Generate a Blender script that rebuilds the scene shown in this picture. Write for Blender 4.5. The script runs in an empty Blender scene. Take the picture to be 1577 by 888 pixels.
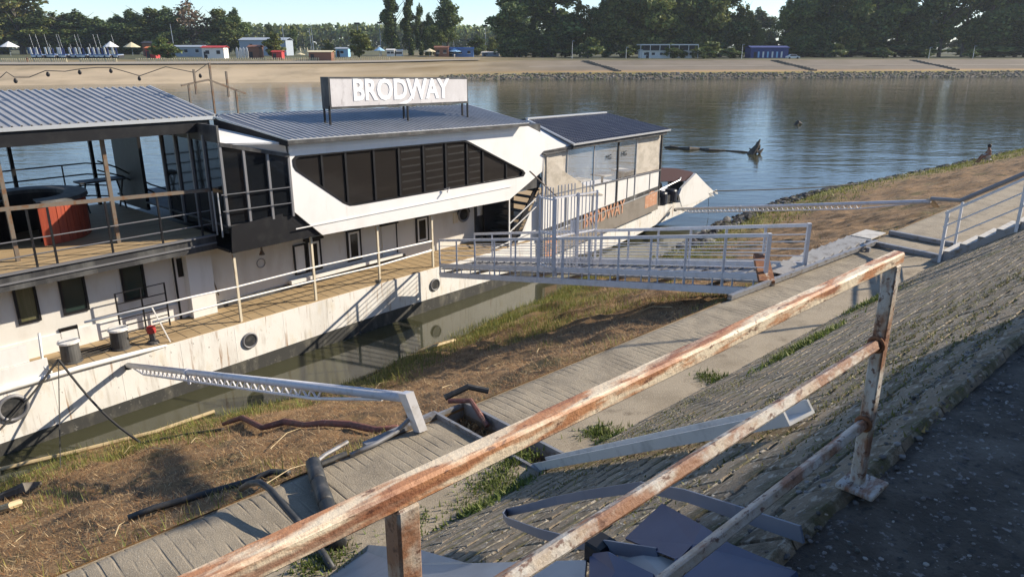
import bpy, bmesh, math, random
import numpy as np
from mathutils import Vector, Matrix
from mathutils.geometry import tessellate_polygon

SC = bpy.context.scene
COL = SC.collection
RND = random.Random(11)
RAD = math.radians

# ------------------------------------------------------------------ camera
F, CX, CY, EYE = 1150.0, 788.5, 444.0, 9.0
PITCH = math.atan(374 / 1150.0)
CP, SP = math.cos(PITCH), math.sin(PITCH)
cam_data = bpy.data.cameras.new('camera')
cam = bpy.data.objects.new('camera', cam_data)
COL.objects.link(cam)
cam.location = (0, 0, EYE)
cam.rotation_euler = (RAD(90) - PITCH, 0, 0)
cam_data.sensor_width = 36.0
cam_data.lens = 36.0 * F / 1577.0
cam_data.clip_start = 0.05
cam_data.clip_end = 9000
SC.camera = cam

# ------------------------------------------------------------------ sky, sun, exposure
SUN_EL = RAD(30.0)
SUN_H = Vector((0.972, 0.235, 0)).normalized()          # horizontal direction towards the sun
world = bpy.data.worlds.new('World')
SC.world = world
world.use_nodes = True
wn = world.node_tree
bg = wn.nodes['Background']
sky = wn.nodes.new('ShaderNodeTexSky')
sky.sky_type = 'NISHITA'
sky.sun_disc = False
sky.sun_elevation = SUN_EL
sky.sun_rotation = math.atan2(SUN_H.x, SUN_H.y)
sky.altitude = 80
sky.air_density = 0.8
sky.dust_density = 0.15
sky.ozone_density = 3.0
wn.links.new(sky.outputs[0], bg.inputs[0])
bg.inputs[1].default_value = 0.125
sun_data = bpy.data.lights.new('sun', 'SUN')
sun_data.energy = 5.0
sun_data.angle = RAD(0.53)
sun_data.color = (1.0, 0.885, 0.72)
sun = bpy.data.objects.new('sun', sun_data)
COL.objects.link(sun)
sd = Vector((SUN_H.x * math.cos(SUN_EL), SUN_H.y * math.cos(SUN_EL), math.sin(SUN_EL)))
sun.rotation_euler = sd.to_track_quat('Z', 'Y').to_euler()
sun.location = sd * 60
SC.view_settings.view_transform = 'Standard'
SC.view_settings.look = 'None'
SC.view_settings.exposure = 0.60
SC.view_settings.gamma = 1.0
SC.view_settings.use_curve_mapping = False
SC.render.engine = 'CYCLES'
SC.cycles.max_bounces = 6
SC.cycles.transparent_max_bounces = 10
SC.cycles.caustics_reflective = False
SC.cycles.caustics_refractive = False

# ------------------------------------------------------------------ frames: W world, B boat (along hull, across, up), S shore (along levee, towards river, up)
ANG = {'W': 0.0, 'B': RAD(90 - 41.6), 'S': RAD(90 - 46.7)}
MAT3 = {k: Matrix.Rotation(a, 3, 'Z') for k, a in ANG.items()}
INV3 = {k: m.transposed() for k, m in MAT3.items()}
EYEV = Vector((0, 0, EYE))

def ray(x, y):
    u = (x - CX) / F
    v = (y - CY) / F
    return Vector((u, CP - v * SP, -SP - v * CP))

def at_z(x, y, z, fr='W'):
    d = ray(x, y)
    return INV3[fr] @ (EYEV + d * ((z - EYE) / d.z))

def at_y(x, y, yy, fr):
    d = INV3[fr] @ ray(x, y)
    return Vector((0, 0, EYE)) + d * (yy / d.y)

def hull(x, y, m=18.9):
    return at_y(x, y, m, 'B')

# ------------------------------------------------------------------ terrain functions
WL_S = [-60, -14, 1.57, 2.9, 6.2, 10.2, 12, 15, 19.5, 22.4, 28.9, 33.7, 45.6, 58, 80, 120, 200]
WL_N = [18, 17.6, 17.8, 18.1, 17.7, 16.9, 17.5, 18, 18.5, 19.2, 18.9, 20.4, 21.3, 19.7, 17.7, 17, 17]
_rs = np.random.RandomState(5)
_LAT = _rs.rand(256, 256)

def vnoise(x, y):
    x = np.asarray(x, float); y = np.asarray(y, float)
    xi = np.floor(x).astype(int); yi = np.floor(y).astype(int)
    fx = x - xi; fy = y - yi
    fx = fx * fx * (3 - 2 * fx); fy = fy * fy * (3 - 2 * fy)
    g = lambda a, b: _LAT[a % 256, b % 256]
    return (g(xi, yi) * (1 - fx) + g(xi + 1, yi) * fx) * (1 - fy) + (g(xi, yi + 1) * (1 - fx) + g(xi + 1, yi + 1) * fx) * fy

def fbm(x, y, o=4):
    t = 0; a = .5; f = 1.0
    for k in range(o):
        t = t + a * (vnoise(x * f + 17.3 * k, y * f + 5.1 * k) - .5); a *= .5; f *= 2.03
    return t

K = 2.95 / 4.2
def zt(s, n, rough=True):
    s = np.asarray(s, float); n = np.asarray(n, float)
    e = np.interp(s, WL_S, WL_N)
    u = np.clip((n - 7.0) / (e - 7.0), 0, 1)
    bank = 4.12 * (1 - u) ** 1.08
    if rough:
        w = np.clip((n - 7.0) / 1.2, 0, 1)
        bank = bank + w * (0.55 * fbm(s * .35, n * .35, 3) + 0.28 * fbm(s * 1.7 + 40, n * 1.7, 4)) * np.clip((e - n) / 2.0 + .25, .12, 1)
    bank = np.where(n > e, -(n - e) * .3 + np.where(rough, .0, 0) , bank)
    z = np.where(n <= .95, 7.35, np.where(n <= 5.15, 7.35 - (n - .95) * K, np.where(n <= 7.0, 4.4, bank)))
    return np.maximum(z, -2.5)

def G(x, y):
    """ground point (shore frame) under a pixel of the photograph"""
    d = INV3['S'] @ ray(x, y)
    o = Vector((0, 0, EYE))
    ts = np.arange(1.2, 120, .02)
    P = np.array(o)[None, :] + ts[:, None] * np.array(d)[None, :]
    h = zt(P[:, 0], P[:, 1], False)
    i = int(np.argmax(P[:, 2] <= h))
    return Vector(P[i])

FS_X = [-700, -120, -72, -12, 38, 155, 700]
FS_Y = [110, 182, 194, 215, 219, 235.5, 300]
def zfar(X, Y):
    X = np.asarray(X, float); Y = np.asarray(Y, float)
    d = (Y - np.interp(X, FS_X, FS_Y)) * .97
    l = np.interp(d, [-12, -1, 0, 20, 22, 28, 32, 40, 60, 4000], [-3, -.2, 0, 2.7, 3.3, 3.7, 4.3, 5.0, 5.2, 5.2])
    r = np.interp(d, [-12, -1, 0, 4, 8, 13, 14, 20, 30, 4000], [-3, -.5, 0, 1.4, 1.7, 3.0, 3.05, 4.5, 4.7, 5.0])
    w = np.clip((X + 55) / 70, 0, 1); w = w * w * (3 - 2 * w)
    return l * (1 - w) + r * w

def FAR(x, y):
    d = ray(x, y)
    ts = np.arange(150, 1500, .4)
    P = np.array([0, 0, EYE])[None, :] + ts[:, None] * np.array(d)[None, :]
    h = zfar(P[:, 0], P[:, 1])
    below = P[:, 2] <= h
    i = int(np.argmax(below)) if below.any() else len(ts) - 1
    return Vector((P[i, 0], P[i, 1], float(h[i])))

# ------------------------------------------------------------------ materials
MATS = {}
def mat(name, col, rough=.6, metal=0.0, layers=(), bump=0.0, bscale=20.0, bstretch=(1, 1, 1), vary=0.0, spec=.5, attr=None,
        alpha=1.0, coat=0.0, trans=0.0, translucent=0.0):
    if name in MATS:
        return MATS[name]
    m = bpy.data.materials.new(name)
    m.use_nodes = True
    nt = m.node_tree
    N, L = nt.nodes, nt.links
    b = N['Principled BSDF']
    b.inputs['Roughness'].default_value = rough
    b.inputs['Metallic'].default_value = metal
    b.inputs['Specular IOR Level'].default_value = spec
    b.inputs['Coat Weight'].default_value = coat
    b.inputs['Transmission Weight'].default_value = trans
    tc = N.new('ShaderNodeTexCoord')
    rgb = N.new('ShaderNodeRGB'); rgb.outputs[0].default_value = (*col, 1)
    cur = rgb.outputs[0]
    if attr:
        an = N.new('ShaderNodeAttribute'); an.attribute_name = attr
        cur = an.outputs['Color']
    def noise(scale, stretch, detail=6, rough_=.6):
        mp = N.new('ShaderNodeMapping'); mp.inputs['Scale'].default_value = stretch
        L.new(tc.outputs['Object'], mp.inputs[0])
        t = N.new('ShaderNodeTexNoise'); t.inputs['Scale'].default_value = scale
        t.inputs['Detail'].default_value = detail; t.inputs['Roughness'].default_value = rough_
        L.new(mp.outputs[0], t.inputs['Vector'])
        return t.outputs[0]
    for ly in layers:                      # (colour, scale, stretch, low, high[, amount])
        c2, sc, st, lo, hi = ly[:5]
        amt = ly[5] if len(ly) > 5 else 1.0
        mr = N.new('ShaderNodeMapRange'); mr.inputs[1].default_value = lo; mr.inputs[2].default_value = hi
        mr.inputs[4].default_value = amt
        L.new(noise(sc, st), mr.inputs[0])
        mx = N.new('ShaderNodeMix'); mx.data_type = 'RGBA'
        L.new(mr.outputs[0], mx.inputs[0]); L.new(cur, mx.inputs[6]); mx.inputs[7].default_value = (*c2, 1)
        cur = mx.outputs[2]
    if vary:
        oi = N.new('ShaderNodeObjectInfo')
        mr = N.new('ShaderNodeMapRange'); mr.inputs[3].default_value = 1 - vary; mr.inputs[4].default_value = 1 + vary
        L.new(oi.outputs['Random'], mr.inputs[0])
        vm = N.new('ShaderNodeVectorMath'); vm.operation = 'SCALE'
        L.new(cur, vm.inputs[0]); L.new(mr.outputs[0], vm.inputs[3])
        cur = vm.outputs[0]
    L.new(cur, b.inputs['Base Color'])
    if bump:
        bp = N.new('ShaderNodeBump'); bp.inputs['Strength'].default_value = min(1, bump); bp.inputs['Distance'].default_value = .02 * max(1, bump)
        L.new(noise(bscale, bstretch, 8, .65), bp.inputs['Height']); L.new(bp.outputs[0], b.inputs['Normal'])
    if translucent:
        out = N['Material Output']
        tr = N.new('ShaderNodeBsdfTranslucent'); L.new(cur, tr.inputs[0])
        ms = N.new('ShaderNodeMixShader'); ms.inputs[0].default_value = translucent
        L.new(b.outputs[0], ms.inputs[1]); L.new(tr.outputs[0], ms.inputs[2]); L.new(ms.outputs[0], out.inputs[0])
    if alpha < 1:
        out = N['Material Output']
        tr = N.new('ShaderNodeBsdfTransparent')
        ms = N.new('ShaderNodeMixShader'); ms.inputs[0].default_value = alpha
        L.new(tr.outputs[0], ms.inputs[1]); L.new(b.outputs[0], ms.inputs[2]); L.new(ms.outputs[0], out.inputs[0])
    MATS[name] = m
    return m

ONE = (1, 1, 1)
RUSTC = (.20, .065, .022)
M_WHITE = mat('white_paint', (.78, .77, .74), .45, layers=[((.55, .52, .46), 2.0, (1, 1, .3), .52, .75, .6), ((.40, .27, .15), 5, (1.5, 1.5, .15), .66, .8, .5)], bump=.08, bscale=6)
M_FACADE = mat('facade_white', (.80, .79, .77), .4, layers=[((.66, .62, .58), 1.3, (1, 1, .5), .5, .8, .6), ((.5, .45, .38), 6, (2, 2, .12), .63, .85, .35)])
M_HULL = mat('hull_paint', (.82, .80, .75), .5, layers=[((.60, .57, .52), .9, (1, 1, .3), .47, .66, .6), ((.66, .57, .40), 2.2, (1, 1, .5), .54, .72, .6), ((.45, .40, .33), 4.5, (1.2, 1.2, .14), .56, .70, .7), ((.30, .15, .06), 8.0, (1.4, 1.4, .10), .60, .72, .8), ((.16, .12, .09), 14, (1, 1, .5), .66, .72, .8)], bump=.5, bscale=1.6)
M_CABIN = mat('cabin_wall', (.70, .68, .63), .55, layers=[((.52, .47, .40), 1.5, (1, 1, .4), .5, .75, .7), ((.36, .24, .13), 6, (1.5, 1.5, .12), .66, .8, .45)], bump=.08, bscale=5)
M_BOOT = mat('boot_stripe', (.045, .045, .042), .7, layers=[((.16, .15, .12), 3, (1, 1, .4), .5, .7, .8), ((.30, .29, .26), 9, ONE, .62, .75, .7)])
M_DECK = mat('deck_boards', (.40, .29, .16), .75, layers=[((.27, .19, .10), 3, (.15, 3, 1), .45, .7), ((.50, .41, .27), 9, (.2, 2, 1), .55, .8, .7)], bump=.2, bscale=8, bstretch=(.1, 6, 1))
M_BLACK = mat('black_metal', (.012, .012, .014), .5, layers=[((.028, .028, .028), 3, ONE, .5, .8)], spec=.3)
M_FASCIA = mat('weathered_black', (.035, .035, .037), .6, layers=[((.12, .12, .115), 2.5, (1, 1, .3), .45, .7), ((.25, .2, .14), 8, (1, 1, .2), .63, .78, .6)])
M_GLASS = mat('dark_glass', (.010, .012, .015), .06, spec=.5, coat=.0)
M_TINT = mat('tinted_glass', (.020, .018, .017), .12, layers=[((.032, .029, .027), 1.2, (.3, 1, 1.5), .45, .7)], spec=.3)
M_ROOF = mat('roof_sheet_grey', (.37, .375, .39), .45, .2, layers=[((.27, .28, .295), 1.2, ONE, .45, .75)], spec=.5)
M_ROOFN = mat('roof_sheet_navy', (.075, .08, .11), .36, .2, layers=[((.11, .115, .14), 1.5, ONE, .45, .75)], spec=.6)
M_ALU = mat('aluminium_trim', (.55, .56, .57), .4, .5)
M_GREY = mat('grey_metal', (.20, .20, .21), .5, .2)
M_BROWNPOST = mat('rusty_post', (.16, .13, .10), .7, layers=[((.16, .08, .035), 7, ONE, .5, .65)])
M_CREAM = mat('cream_post_paint', (.68, .60, .45), .6, layers=[((.35, .19, .08), 9, (1, 1, .4), .56, .7)])
M_GANG = mat('gangway_grey_paint', (.66, .66, .69), .45, layers=[((.5, .49, .48), 5, ONE, .5, .75), (RUSTC, 9, ONE, .68, .76, .7)])
M_RUSTRAIL = mat('rusty_white_paint', (.72, .62, .47), .55, layers=[((.58, .47, .34), 14, (.3, 1, 1), .42, .62, .8), ((.40, .165, .065), 22, (.22, 1.3, 1.3), .44, .55, .9), ((.20, .075, .04), 9, (.25, 1.6, 1.6), .50, .58, .8), ((.10, .04, .025), 60, (.4, 1, 1), .60, .66, .85)], bump=.35, bscale=45)
M_RUSTPALE = mat('flaking_grey_white_paint', (.46, .44, .41), .6, layers=[((.36, .28, .20), 16, (.5, 1, .5), .42, .6, .8), ((.22, .095, .045), 14, (.35, 1, .4), .48, .57, .9), ((.10, .042, .026), 45, (.6, 1, 1), .56, .63, .9)], bump=.35, bscale=45)
M_RUST = mat('rust', (.20, .08, .035), .85, layers=[((.32, .16, .07), 8, ONE, .5, .65), ((.55, .50, .42), 5, ONE, .6, .68)], bump=.3, bscale=30)
M_CONC = mat('path_concrete', (.30, .255, .19), .9, layers=[((.19, .16, .118), 1.6, ONE, .45, .7), ((.42, .38, .31), 45, ONE, .55, .7, .8), ((.10, .09, .075), 70, ONE, .62, .72, .7)], bump=.6, bscale=70)
M_SAND = mat('sandy_concrete', (.33, .275, .20), .95, layers=[((.22, .18, .125), 1.2, ONE, .45, .7), ((.13, .10, .065), 3.0, ONE, .56, .72, .8), ((.42, .37, .29), 40, ONE, .55, .7, .7)], bump=.5, bscale=60)
M_SLAB = mat('worn_slab', (.27, .215, .15), .93, layers=[((.13, .105, .072), 4, ONE, .45, .62), ((.44, .40, .33), 15, (.7, 1.5, 1), .54, .63, .85), ((.12, .13, .035), 1.1, ONE, .54, .68, .65), ((.075, .085, .03), 2.2, ONE, .58, .72, .6), ((.06, .05, .04), 40, ONE, .6, .7, .8)], bump=1.0, bscale=38, vary=.16)
M_SLOPE = mat('mossy_joint_soil', (.075, .062, .045), .97, layers=[((.085, .10, .03), 3, ONE, .5, .65), ((.16, .14, .11), 14, ONE, .55, .7)], bump=1.0, bscale=30)
M_TOP = mat('rough_dark_concrete', (.07, .058, .045), .95, layers=[((.15, .13, .105), 2, ONE, .48, .66), ((.30, .29, .28), 28, ONE, .6, .66, .8), ((.03, .028, .028), 22, ONE, .55, .68, .8)], bump=1.0, bscale=30)
M_BANK = mat('dry_debris_soil', (.15, .088, .042), .97, attr='col', layers=[((.28, .18, .09), 1.5, ONE, .48, .68, .6), ((.055, .038, .022), 3, ONE, .48, .66, .9), ((.085, .09, .026), .55, ONE, .56, .70, .6)], bump=1.0, bscale=18)
M_STUFF = mat('plant_fibres', (1, 1, 1), .7, attr='col', translucent=.25)
M_ROCK = mat('stone', (1, 1, 1), .9, attr='col', bump=.5, bscale=8)
M_LEAF = mat('foliage', (1, 1, 1), .6, attr='col', translucent=.22, vary=.22, spec=.25)
M_BARK = mat('bark', (.09, .075, .06), .9, layers=[((.17, .155, .13), 3, (1, 1, .2), .5, .7)])
M_FARLAND = mat('far_land', (1, 1, 1), .95, attr='col', layers=[((.12, .10, .06), .12, ONE, .5, .75, .45)])
M_HOSE = mat('black_rubber', (.030, .032, .034), .55, layers=[((.09, .085, .08), 6, ONE, .5, .7)])
M_REDHOSE = mat('faded_red_hose', (.20, .075, .06), .75, layers=[((.11, .06, .05), 8, ONE, .45, .65), ((.33, .2, .15), 14, ONE, .6, .7)], bump=.5, bscale=30)
M_BLUE = mat('blue_grey_sheet', (.115, .15, .225), .38, .1, layers=[((.16, .19, .26), 2, ONE, .45, .7)], spec=.5)
M_SLAT = mat('dim_blind', (.027, .025, .023), .4)
M_NAVY = mat('navy_sheet', (.020, .046, .125), .5, .0, layers=[((.03, .06, .145), 2.5, ONE, .45, .7)])
M_LIGHTSHEET = mat('pale_grey_sheet', (.33, .36, .40), .42, .2, layers=[((.25, .27, .31), 2, ONE, .45, .7)])
M_REDWOOD = mat('red_stained_wood', (.36, .065, .028), .55, layers=[((.24, .04, .02), 4, (4, 4, .3), .45, .65)])
M_VINYL = mat('clear_vinyl', (.52, .48, .43), .16, alpha=.36, layers=[((.70, .67, .61), 1.6, (1, 1, .7), .55, .7)])
M_TARP = mat('crumpled_tarp', (.62, .56, .47), .5, layers=[((.48, .43, .35), 2.5, (1, 1, 1.6), .45, .65)], bump=.9, bscale=3, alpha=.9)
M_BANNER = mat('banner_taupe', (.25, .22, .185), .7, layers=[((.19, .165, .135), 2, ONE, .45, .7)])
M_ORANGE = mat('faded_orange_print', (.52, .26, .15), .7, layers=[((.60, .40, .28), 5, ONE, .5, .65)])
M_LETTER = mat('white_letter', (.85, .85, .85), .5, layers=[((.62, .60, .59), 6, ONE, .55, .7, .6)])
M_SIGNFACE = mat('sign_face', (.52, .495, .495), .6, layers=[((.62, .60, .60), 1.2, (1, 1, .5), .45, .7), ((.26, .235, .23), 3.5, (1.5, 1, .6), .57, .75, .8)])
M_MAROON = mat('maroon_cover', (.055, .022, .028), .7)
M_TANK = mat('blue_black_plastic', (.025, .03, .045), .4)
M_CURTAIN = mat('olive_curtain_glass', (.12, .115, .06), .25, layers=[((.16, .15, .085), 4, (6, 1, .3), .45, .65)])
M_GREENGL = mat('green_tinted_glass', (.022, .040, .036), .1)
M_STEP = mat('step_plate', (.50, .48, .44), .6, layers=[((.30, .27, .23), 6, ONE, .5, .68), (RUSTC, 9, ONE, .64, .74, .7)])
M_BEAMW = mat('chalky_white_beam', (.50, .51, .52), .6, layers=[((.36, .37, .38), 5, ONE, .5, .68)])
M_STEEL = mat('dull_steel', (.26, .265, .28), .5, .35, layers=[((.16, .13, .10), 7, ONE, .5, .68)])
M_ROPE = mat('dark_rope', (.05, .048, .045), .85)
M_REDPAINT = mat('red_paint', (.42, .045, .04), .5)
M_BAMBOO = mat('dry_cane', (.50, .39, .22), .6, layers=[((.33, .24, .13), 6, ONE, .5, .65)])
# ------------------------------------------------------------------ builders
OFF = {}
FRM = {}

class MB:
    def __init__(s):
        s.v, s.f = [], []
    def add(s, vs, fs):
        o = len(s.v)
        s.v += [Vector(q) for q in vs]
        s.f += [tuple(o + i for i in f) for f in fs]
        return s
    def box(s, x0, x1, y0, y1, z0, z1):
        return s.add([(x0, y0, z0), (x1, y0, z0), (x1, y1, z0), (x0, y1, z0), (x0, y0, z1), (x1, y0, z1), (x1, y1, z1), (x0, y1, z1)],
                     [(0, 3, 2, 1), (4, 5, 6, 7), (0, 1, 5, 4), (1, 2, 6, 5), (2, 3, 7, 6), (3, 0, 4, 7)])
    def bar(s, p, q, w, h=None, up=(0, 0, 1)):
        p, q = Vector(p), Vector(q)
        h = h or w
        d = (q - p).normalized()
        u = Vector(up)
        if abs(d.dot(u)) > .98:
            u = Vector((0, 1, 0))
        r = d.cross(u).normalized(); u = r.cross(d).normalized()
        vs = []
        for c in (p, q):
            vs += [c - r * w / 2 - u * h / 2, c + r * w / 2 - u * h / 2, c + r * w / 2 + u * h / 2, c - r * w / 2 + u * h / 2]
        return s.add(vs, [(0, 3, 2, 1), (4, 5, 6, 7), (0, 1, 5, 4), (1, 2, 6, 5), (2, 3, 7, 6), (3, 0, 4, 7)])
    def tube(s, pts, r, n=8):
        pts = [Vector(q) for q in pts]
        rr = r if isinstance(r, (list, tuple)) else [r] * len(pts)
        vs, fs = [], []
        up = Vector((0, 0, 1))
        for i, q in enumerate(pts):
            d = (pts[min(i + 1, len(pts) - 1)] - pts[max(i - 1, 0)]).normalized()
            u = up if abs(d.dot(up)) < .95 else Vector((1, 0, 0))
            a = d.cross(u).normalized(); b = d.cross(a).normalized()
            for k in range(n):
                t = 2 * math.pi * k / n
                vs.append(q + (a * math.cos(t) + b * math.sin(t)) * rr[i])
        for i in range(len(pts) - 1):
            for k in range(n):
                fs.append((i * n + k, (i + 1) * n + k, (i + 1) * n + (k + 1) % n, i * n + (k + 1) % n))
        fs.append(tuple(range(n))); fs.append(tuple(reversed(range((len(pts) - 1) * n, len(pts) * n))))
        return s.add(vs, fs)
    def prism(s, pts, d):
        pts = [Vector(q) for q in pts]; d = Vector(d); n = len(pts)
        tri = [tuple(t) for t in tessellate_polygon([pts])]
        vs = pts + [q + d for q in pts]
        fs = tri + [tuple(reversed([i + n for i in t])) for t in tri]
        fs += [(i, (i + 1) % n, n + (i + 1) % n, n + i) for i in range(n)]
        return s.add(vs, fs)
    def ring(s, outer, hole, d):
        """plate with one hole, outline and hole as point lists, thickness d"""
        outer = [Vector(q) for q in outer]; hole = [Vector(q) for q in hole]; d = Vector(d)
        allp = outer + hole; n = len(allp)
        tri = [tuple(t) for t in tessellate_polygon([outer, hole])]
        fs = tri + [tuple(reversed([i + n for i in t])) for t in tri]
        a, b = len(outer), len(hole)
        fs += [(i, (i + 1) % a, n + (i + 1) % a, n + i) for i in range(a)]
        fs += [(a + i, n + a + i, n + a + (i + 1) % b, a + (i + 1) % b) for i in range(b)]
        return s.add(allp + [q + d for q in allp], fs)
    def torus(s, c, ax, R, r, n=20, k=8):
        c = Vector(c); ax = Vector(ax).normalized()
        a = ax.orthogonal().normalized(); b = ax.cross(a)
        vs, fs = [], []
        for i in range(n):
            t = 2 * math.pi * i / n
            e = a * math.cos(t) + b * math.sin(t)
            for j in range(k):
                w = 2 * math.pi * j / k
                vs.append(c + e * (R + r * math.cos(w)) + ax * r * math.sin(w))
        for i in range(n):
            for j in range(k):
                fs.append((i * k + j, ((i + 1) % n) * k + j, ((i + 1) % n) * k + (j + 1) % k, i * k + (j + 1) % k))
        return s.add(vs, fs)
    def lathe(s, c, prof, n=20):
        c = Vector(c); vs, fs = [], []
        for (r, z) in prof:
            for k in range(n):
                t = 2 * math.pi * k / n
                vs.append(c + Vector((r * math.cos(t), r * math.sin(t), z)))
        for i in range(len(prof) - 1):
            for k in range(n):
                fs.append((i * n + k, i * n + (k + 1) % n, (i + 1) * n + (k + 1) % n, (i + 1) * n + k))
        fs.append(tuple(reversed(range(n)))); fs.append(tuple(range((len(prof) - 1) * n, len(prof) * n)))
        return s.add(vs, fs)
    def build(s, name, material, parent=None, frame='W', smooth=False, bevel=0.0, **tags):
        me = bpy.data.meshes.new(name)
        if parent is not None:
            frame = FRM[parent.name]; off = OFF[parent.name]
        else:
            xs = [q.x for q in s.v]; ys = [q.y for q in s.v]
            off = Vector(((min(xs) + max(xs)) / 2, (min(ys) + max(ys)) / 2, min(q.z for q in s.v)))
        me.from_pydata([q - off for q in s.v], [], s.f)
        bm = bmesh.new(); bm.from_mesh(me)
        bmesh.ops.recalc_face_normals(bm, faces=bm.faces)
        if bevel:
            bmesh.ops.bevel(bm, geom=list(bm.edges), offset=bevel, segments=1, affect='EDGES', clamp_overlap=True)
        bm.to_mesh(me); bm.free()
        if smooth:
            me.polygons.foreach_set('use_smooth', [True] * len(me.polygons))
        me.materials.append(material)
        o = bpy.data.objects.new(name, me)
        COL.objects.link(o)
        if parent is not None:
            o.parent = parent
        else:
            o.location = MAT3[frame] @ off
            o.rotation_euler = (0, 0, ANG[frame])
        OFF[o.name] = off; FRM[o.name] = frame
        return tag(o, **tags)

def tag(o, label=None, cat=None, group=None, kind=None):
    if label: o['label'] = label
    if cat: o['category'] = cat
    if group: o['group'] = group
    if kind: o['kind'] = kind
    return o

def thing(name, label, cat, loc, frame='W', group=None):
    o = bpy.data.objects.new(name, None)
    COL.objects.link(o)
    o.empty_display_size = .3
    o.location = MAT3[frame] @ Vector(loc)
    o.rotation_euler = (0, 0, ANG[frame])
    OFF[o.name] = Vector(loc); FRM[o.name] = frame
    return tag(o, label, cat, group)

def copy_tree(o, loc=None, parent=None, rotz=None, scale=None):
    c = o.copy(); COL.objects.link(c)
    if parent is not None: c.parent = parent
    if loc is not None: c.location = loc
    if rotz is not None: c.rotation_euler = (0, 0, rotz)
    if scale is not None: c.scale = scale
    for ch in list(o.children):
        copy_tree(ch, parent=c)
    return c

def np_mesh(name, verts, faces, cols, material, smooth=False, frame='W', parent=None, **tags):
    """verts (n,3) in frame coordinates; faces (m,3|4) int array; cols (n,3) or None"""
    verts = np.asarray(verts, float)
    if parent is not None:
        off = OFF[parent.name]; frame = FRM[parent.name]
    else:
        off = Vector(((verts[:, 0].min() + verts[:, 0].max()) / 2, (verts[:, 1].min() + verts[:, 1].max()) / 2, verts[:, 2].min()))
    me = bpy.data.meshes.new(name)
    k = faces.shape[1]
    me.vertices.add(len(verts)); me.vertices.foreach_set('co', (verts - np.array(off)).astype(np.float32).ravel())
    me.loops.add(faces.size); me.loops.foreach_set('vertex_index', faces.astype(np.int32).ravel())
    me.polygons.add(len(faces))
    me.polygons.foreach_set('loop_start', np.arange(0, faces.size, k, dtype=np.int32))
    me.polygons.foreach_set('use_smooth', np.full(len(faces), smooth))
    me.update(calc_edges=True)
    if cols is not None:
        at = me.attributes.new('col', 'FLOAT_COLOR', 'POINT')
        c4 = np.ones((len(verts), 4), np.float32); c4[:, :3] = cols
        at.data.foreach_set('color', c4.ravel())
    me.materials.append(material)
    o = bpy.data.objects.new(name, me)
    COL.objects.link(o)
    if parent is not None:
        o.parent = parent
    else:
        o.location = MAT3[frame] @ off; o.rotation_euler = (0, 0, ANG[frame])
    OFF[o.name] = off; FRM[o.name] = frame
    return tag(o, **tags)

def grid(us, vs, fz):
    U, V = np.meshgrid(us, vs, indexing='ij')
    Z = fz(U, V)
    verts = np.stack([U.ravel(), V.ravel(), Z.ravel()], 1)
    a, b = len(us), len(vs)
    i = (np.arange(a - 1)[:, None] * b + np.arange(b - 1)[None, :]).ravel()
    faces = np.stack([i, i + b, i + b + 1, i + 1], 1)
    return verts, faces

def text_mesh(name, body, mtl, parent, origin, xdir, updir, height, width, depth=.02, bold=.0):
    cu = bpy.data.curves.new(name, 'FONT')
    cu.body = body; cu.size = 1.0; cu.offset = bold; cu.extrude = .5
    cu.resolution_u = 3
    tmp = bpy.data.objects.new(name, cu); COL.objects.link(tmp)
    dg = bpy.context.evaluated_depsgraph_get(); dg.update()
    me0 = tmp.evaluated_get(dg).to_mesh()
    co = np.array([v.co[:] for v in me0.vertices]); polys = [tuple(p.vertices) for p in me0.polygons]
    tmp.evaluated_get(dg).to_mesh_clear()
    bpy.data.objects.remove(tmp); bpy.data.curves.remove(cu)
    mn, mx = co.min(0), co.max(0)
    x = Vector(xdir).normalized(); u = Vector(updir).normalized(); nrm = x.cross(u)
    b = MB()
    for q in co:
        b.v.append(Vector(origin) + x * float((q[0] - mn[0]) / (mx[0] - mn[0]) * width) + u * float((q[1] - mn[1]) / (mx[1] - mn[1]) * height) + nrm * float(q[2] * depth))
    b.f = polys
    return b.build(name, mtl, parent)

# ------------------------------------------------------------------ near shore terrain
s_near = np.concatenate([np.arange(-14, 34, .16), np.arange(34, 70, .4), np.arange(70, 200, 2.0)])
n_bank = np.concatenate([np.arange(7.0, 19.5, .14), np.arange(19.5, 30, .6)])
v, f = grid(s_near, n_bank, zt)
e_ = np.interp(v[:, 0], WL_S, WL_N)
gw_ = np.clip(1.25 - (e_ - v[:, 1]) / np.interp(v[:, 0], [0, 22, 30, 45, 60, 100], [1.2, 1.6, 3.0, 4.5, 6.5, 8]), 0, 1) * np.clip(.62 + 2.4 * fbm(v[:, 0] * .6, v[:, 1] * .6, 3), 0, 1)
gw_ = np.where(v[:, 2] < .03, 0, gw_)[:, None]
river_bank = np_mesh('river_bank', v, f, np.array([.26, .155, .07]) * (1 - gw_) + np.array([.19, .195, .04]) * gw_, M_BANK, True, 'S', kind='structure')

v, f = grid(np.concatenate([np.arange(-30, 60, .5), np.arange(60, 201, 5.)]), np.array([.95, 3.0, 5.16]), lambda s, n: zt(s, n, False) - .016)
levee_slope = np_mesh('levee_slope', v, f, None, M_SLOPE, False, 'S', kind='structure')
def ztop(s, n):
    near = np.clip(1.2 - np.hypot(s - 2, n) / 14, 0, 1)
    return 7.35 - .02 + near * (.07 * fbm(s * 3, n * 3, 4) + .02 * fbm(s * 14, n * 14, 3)) - .06 * np.clip((n - .75) / .25, 0, 1) ** 2
v, f = grid(np.concatenate([np.arange(-200, -6, 8.), np.arange(-6, 9, .06), np.arange(9, 200, 6.)]), np.concatenate([[-300, -100, -40, -10, -4], np.arange(-2.2, 1.0, .06)]), ztop)
levee_top = np_mesh('levee_top', v, f, None, M_TOP, True, 'S', kind='structure')

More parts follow.
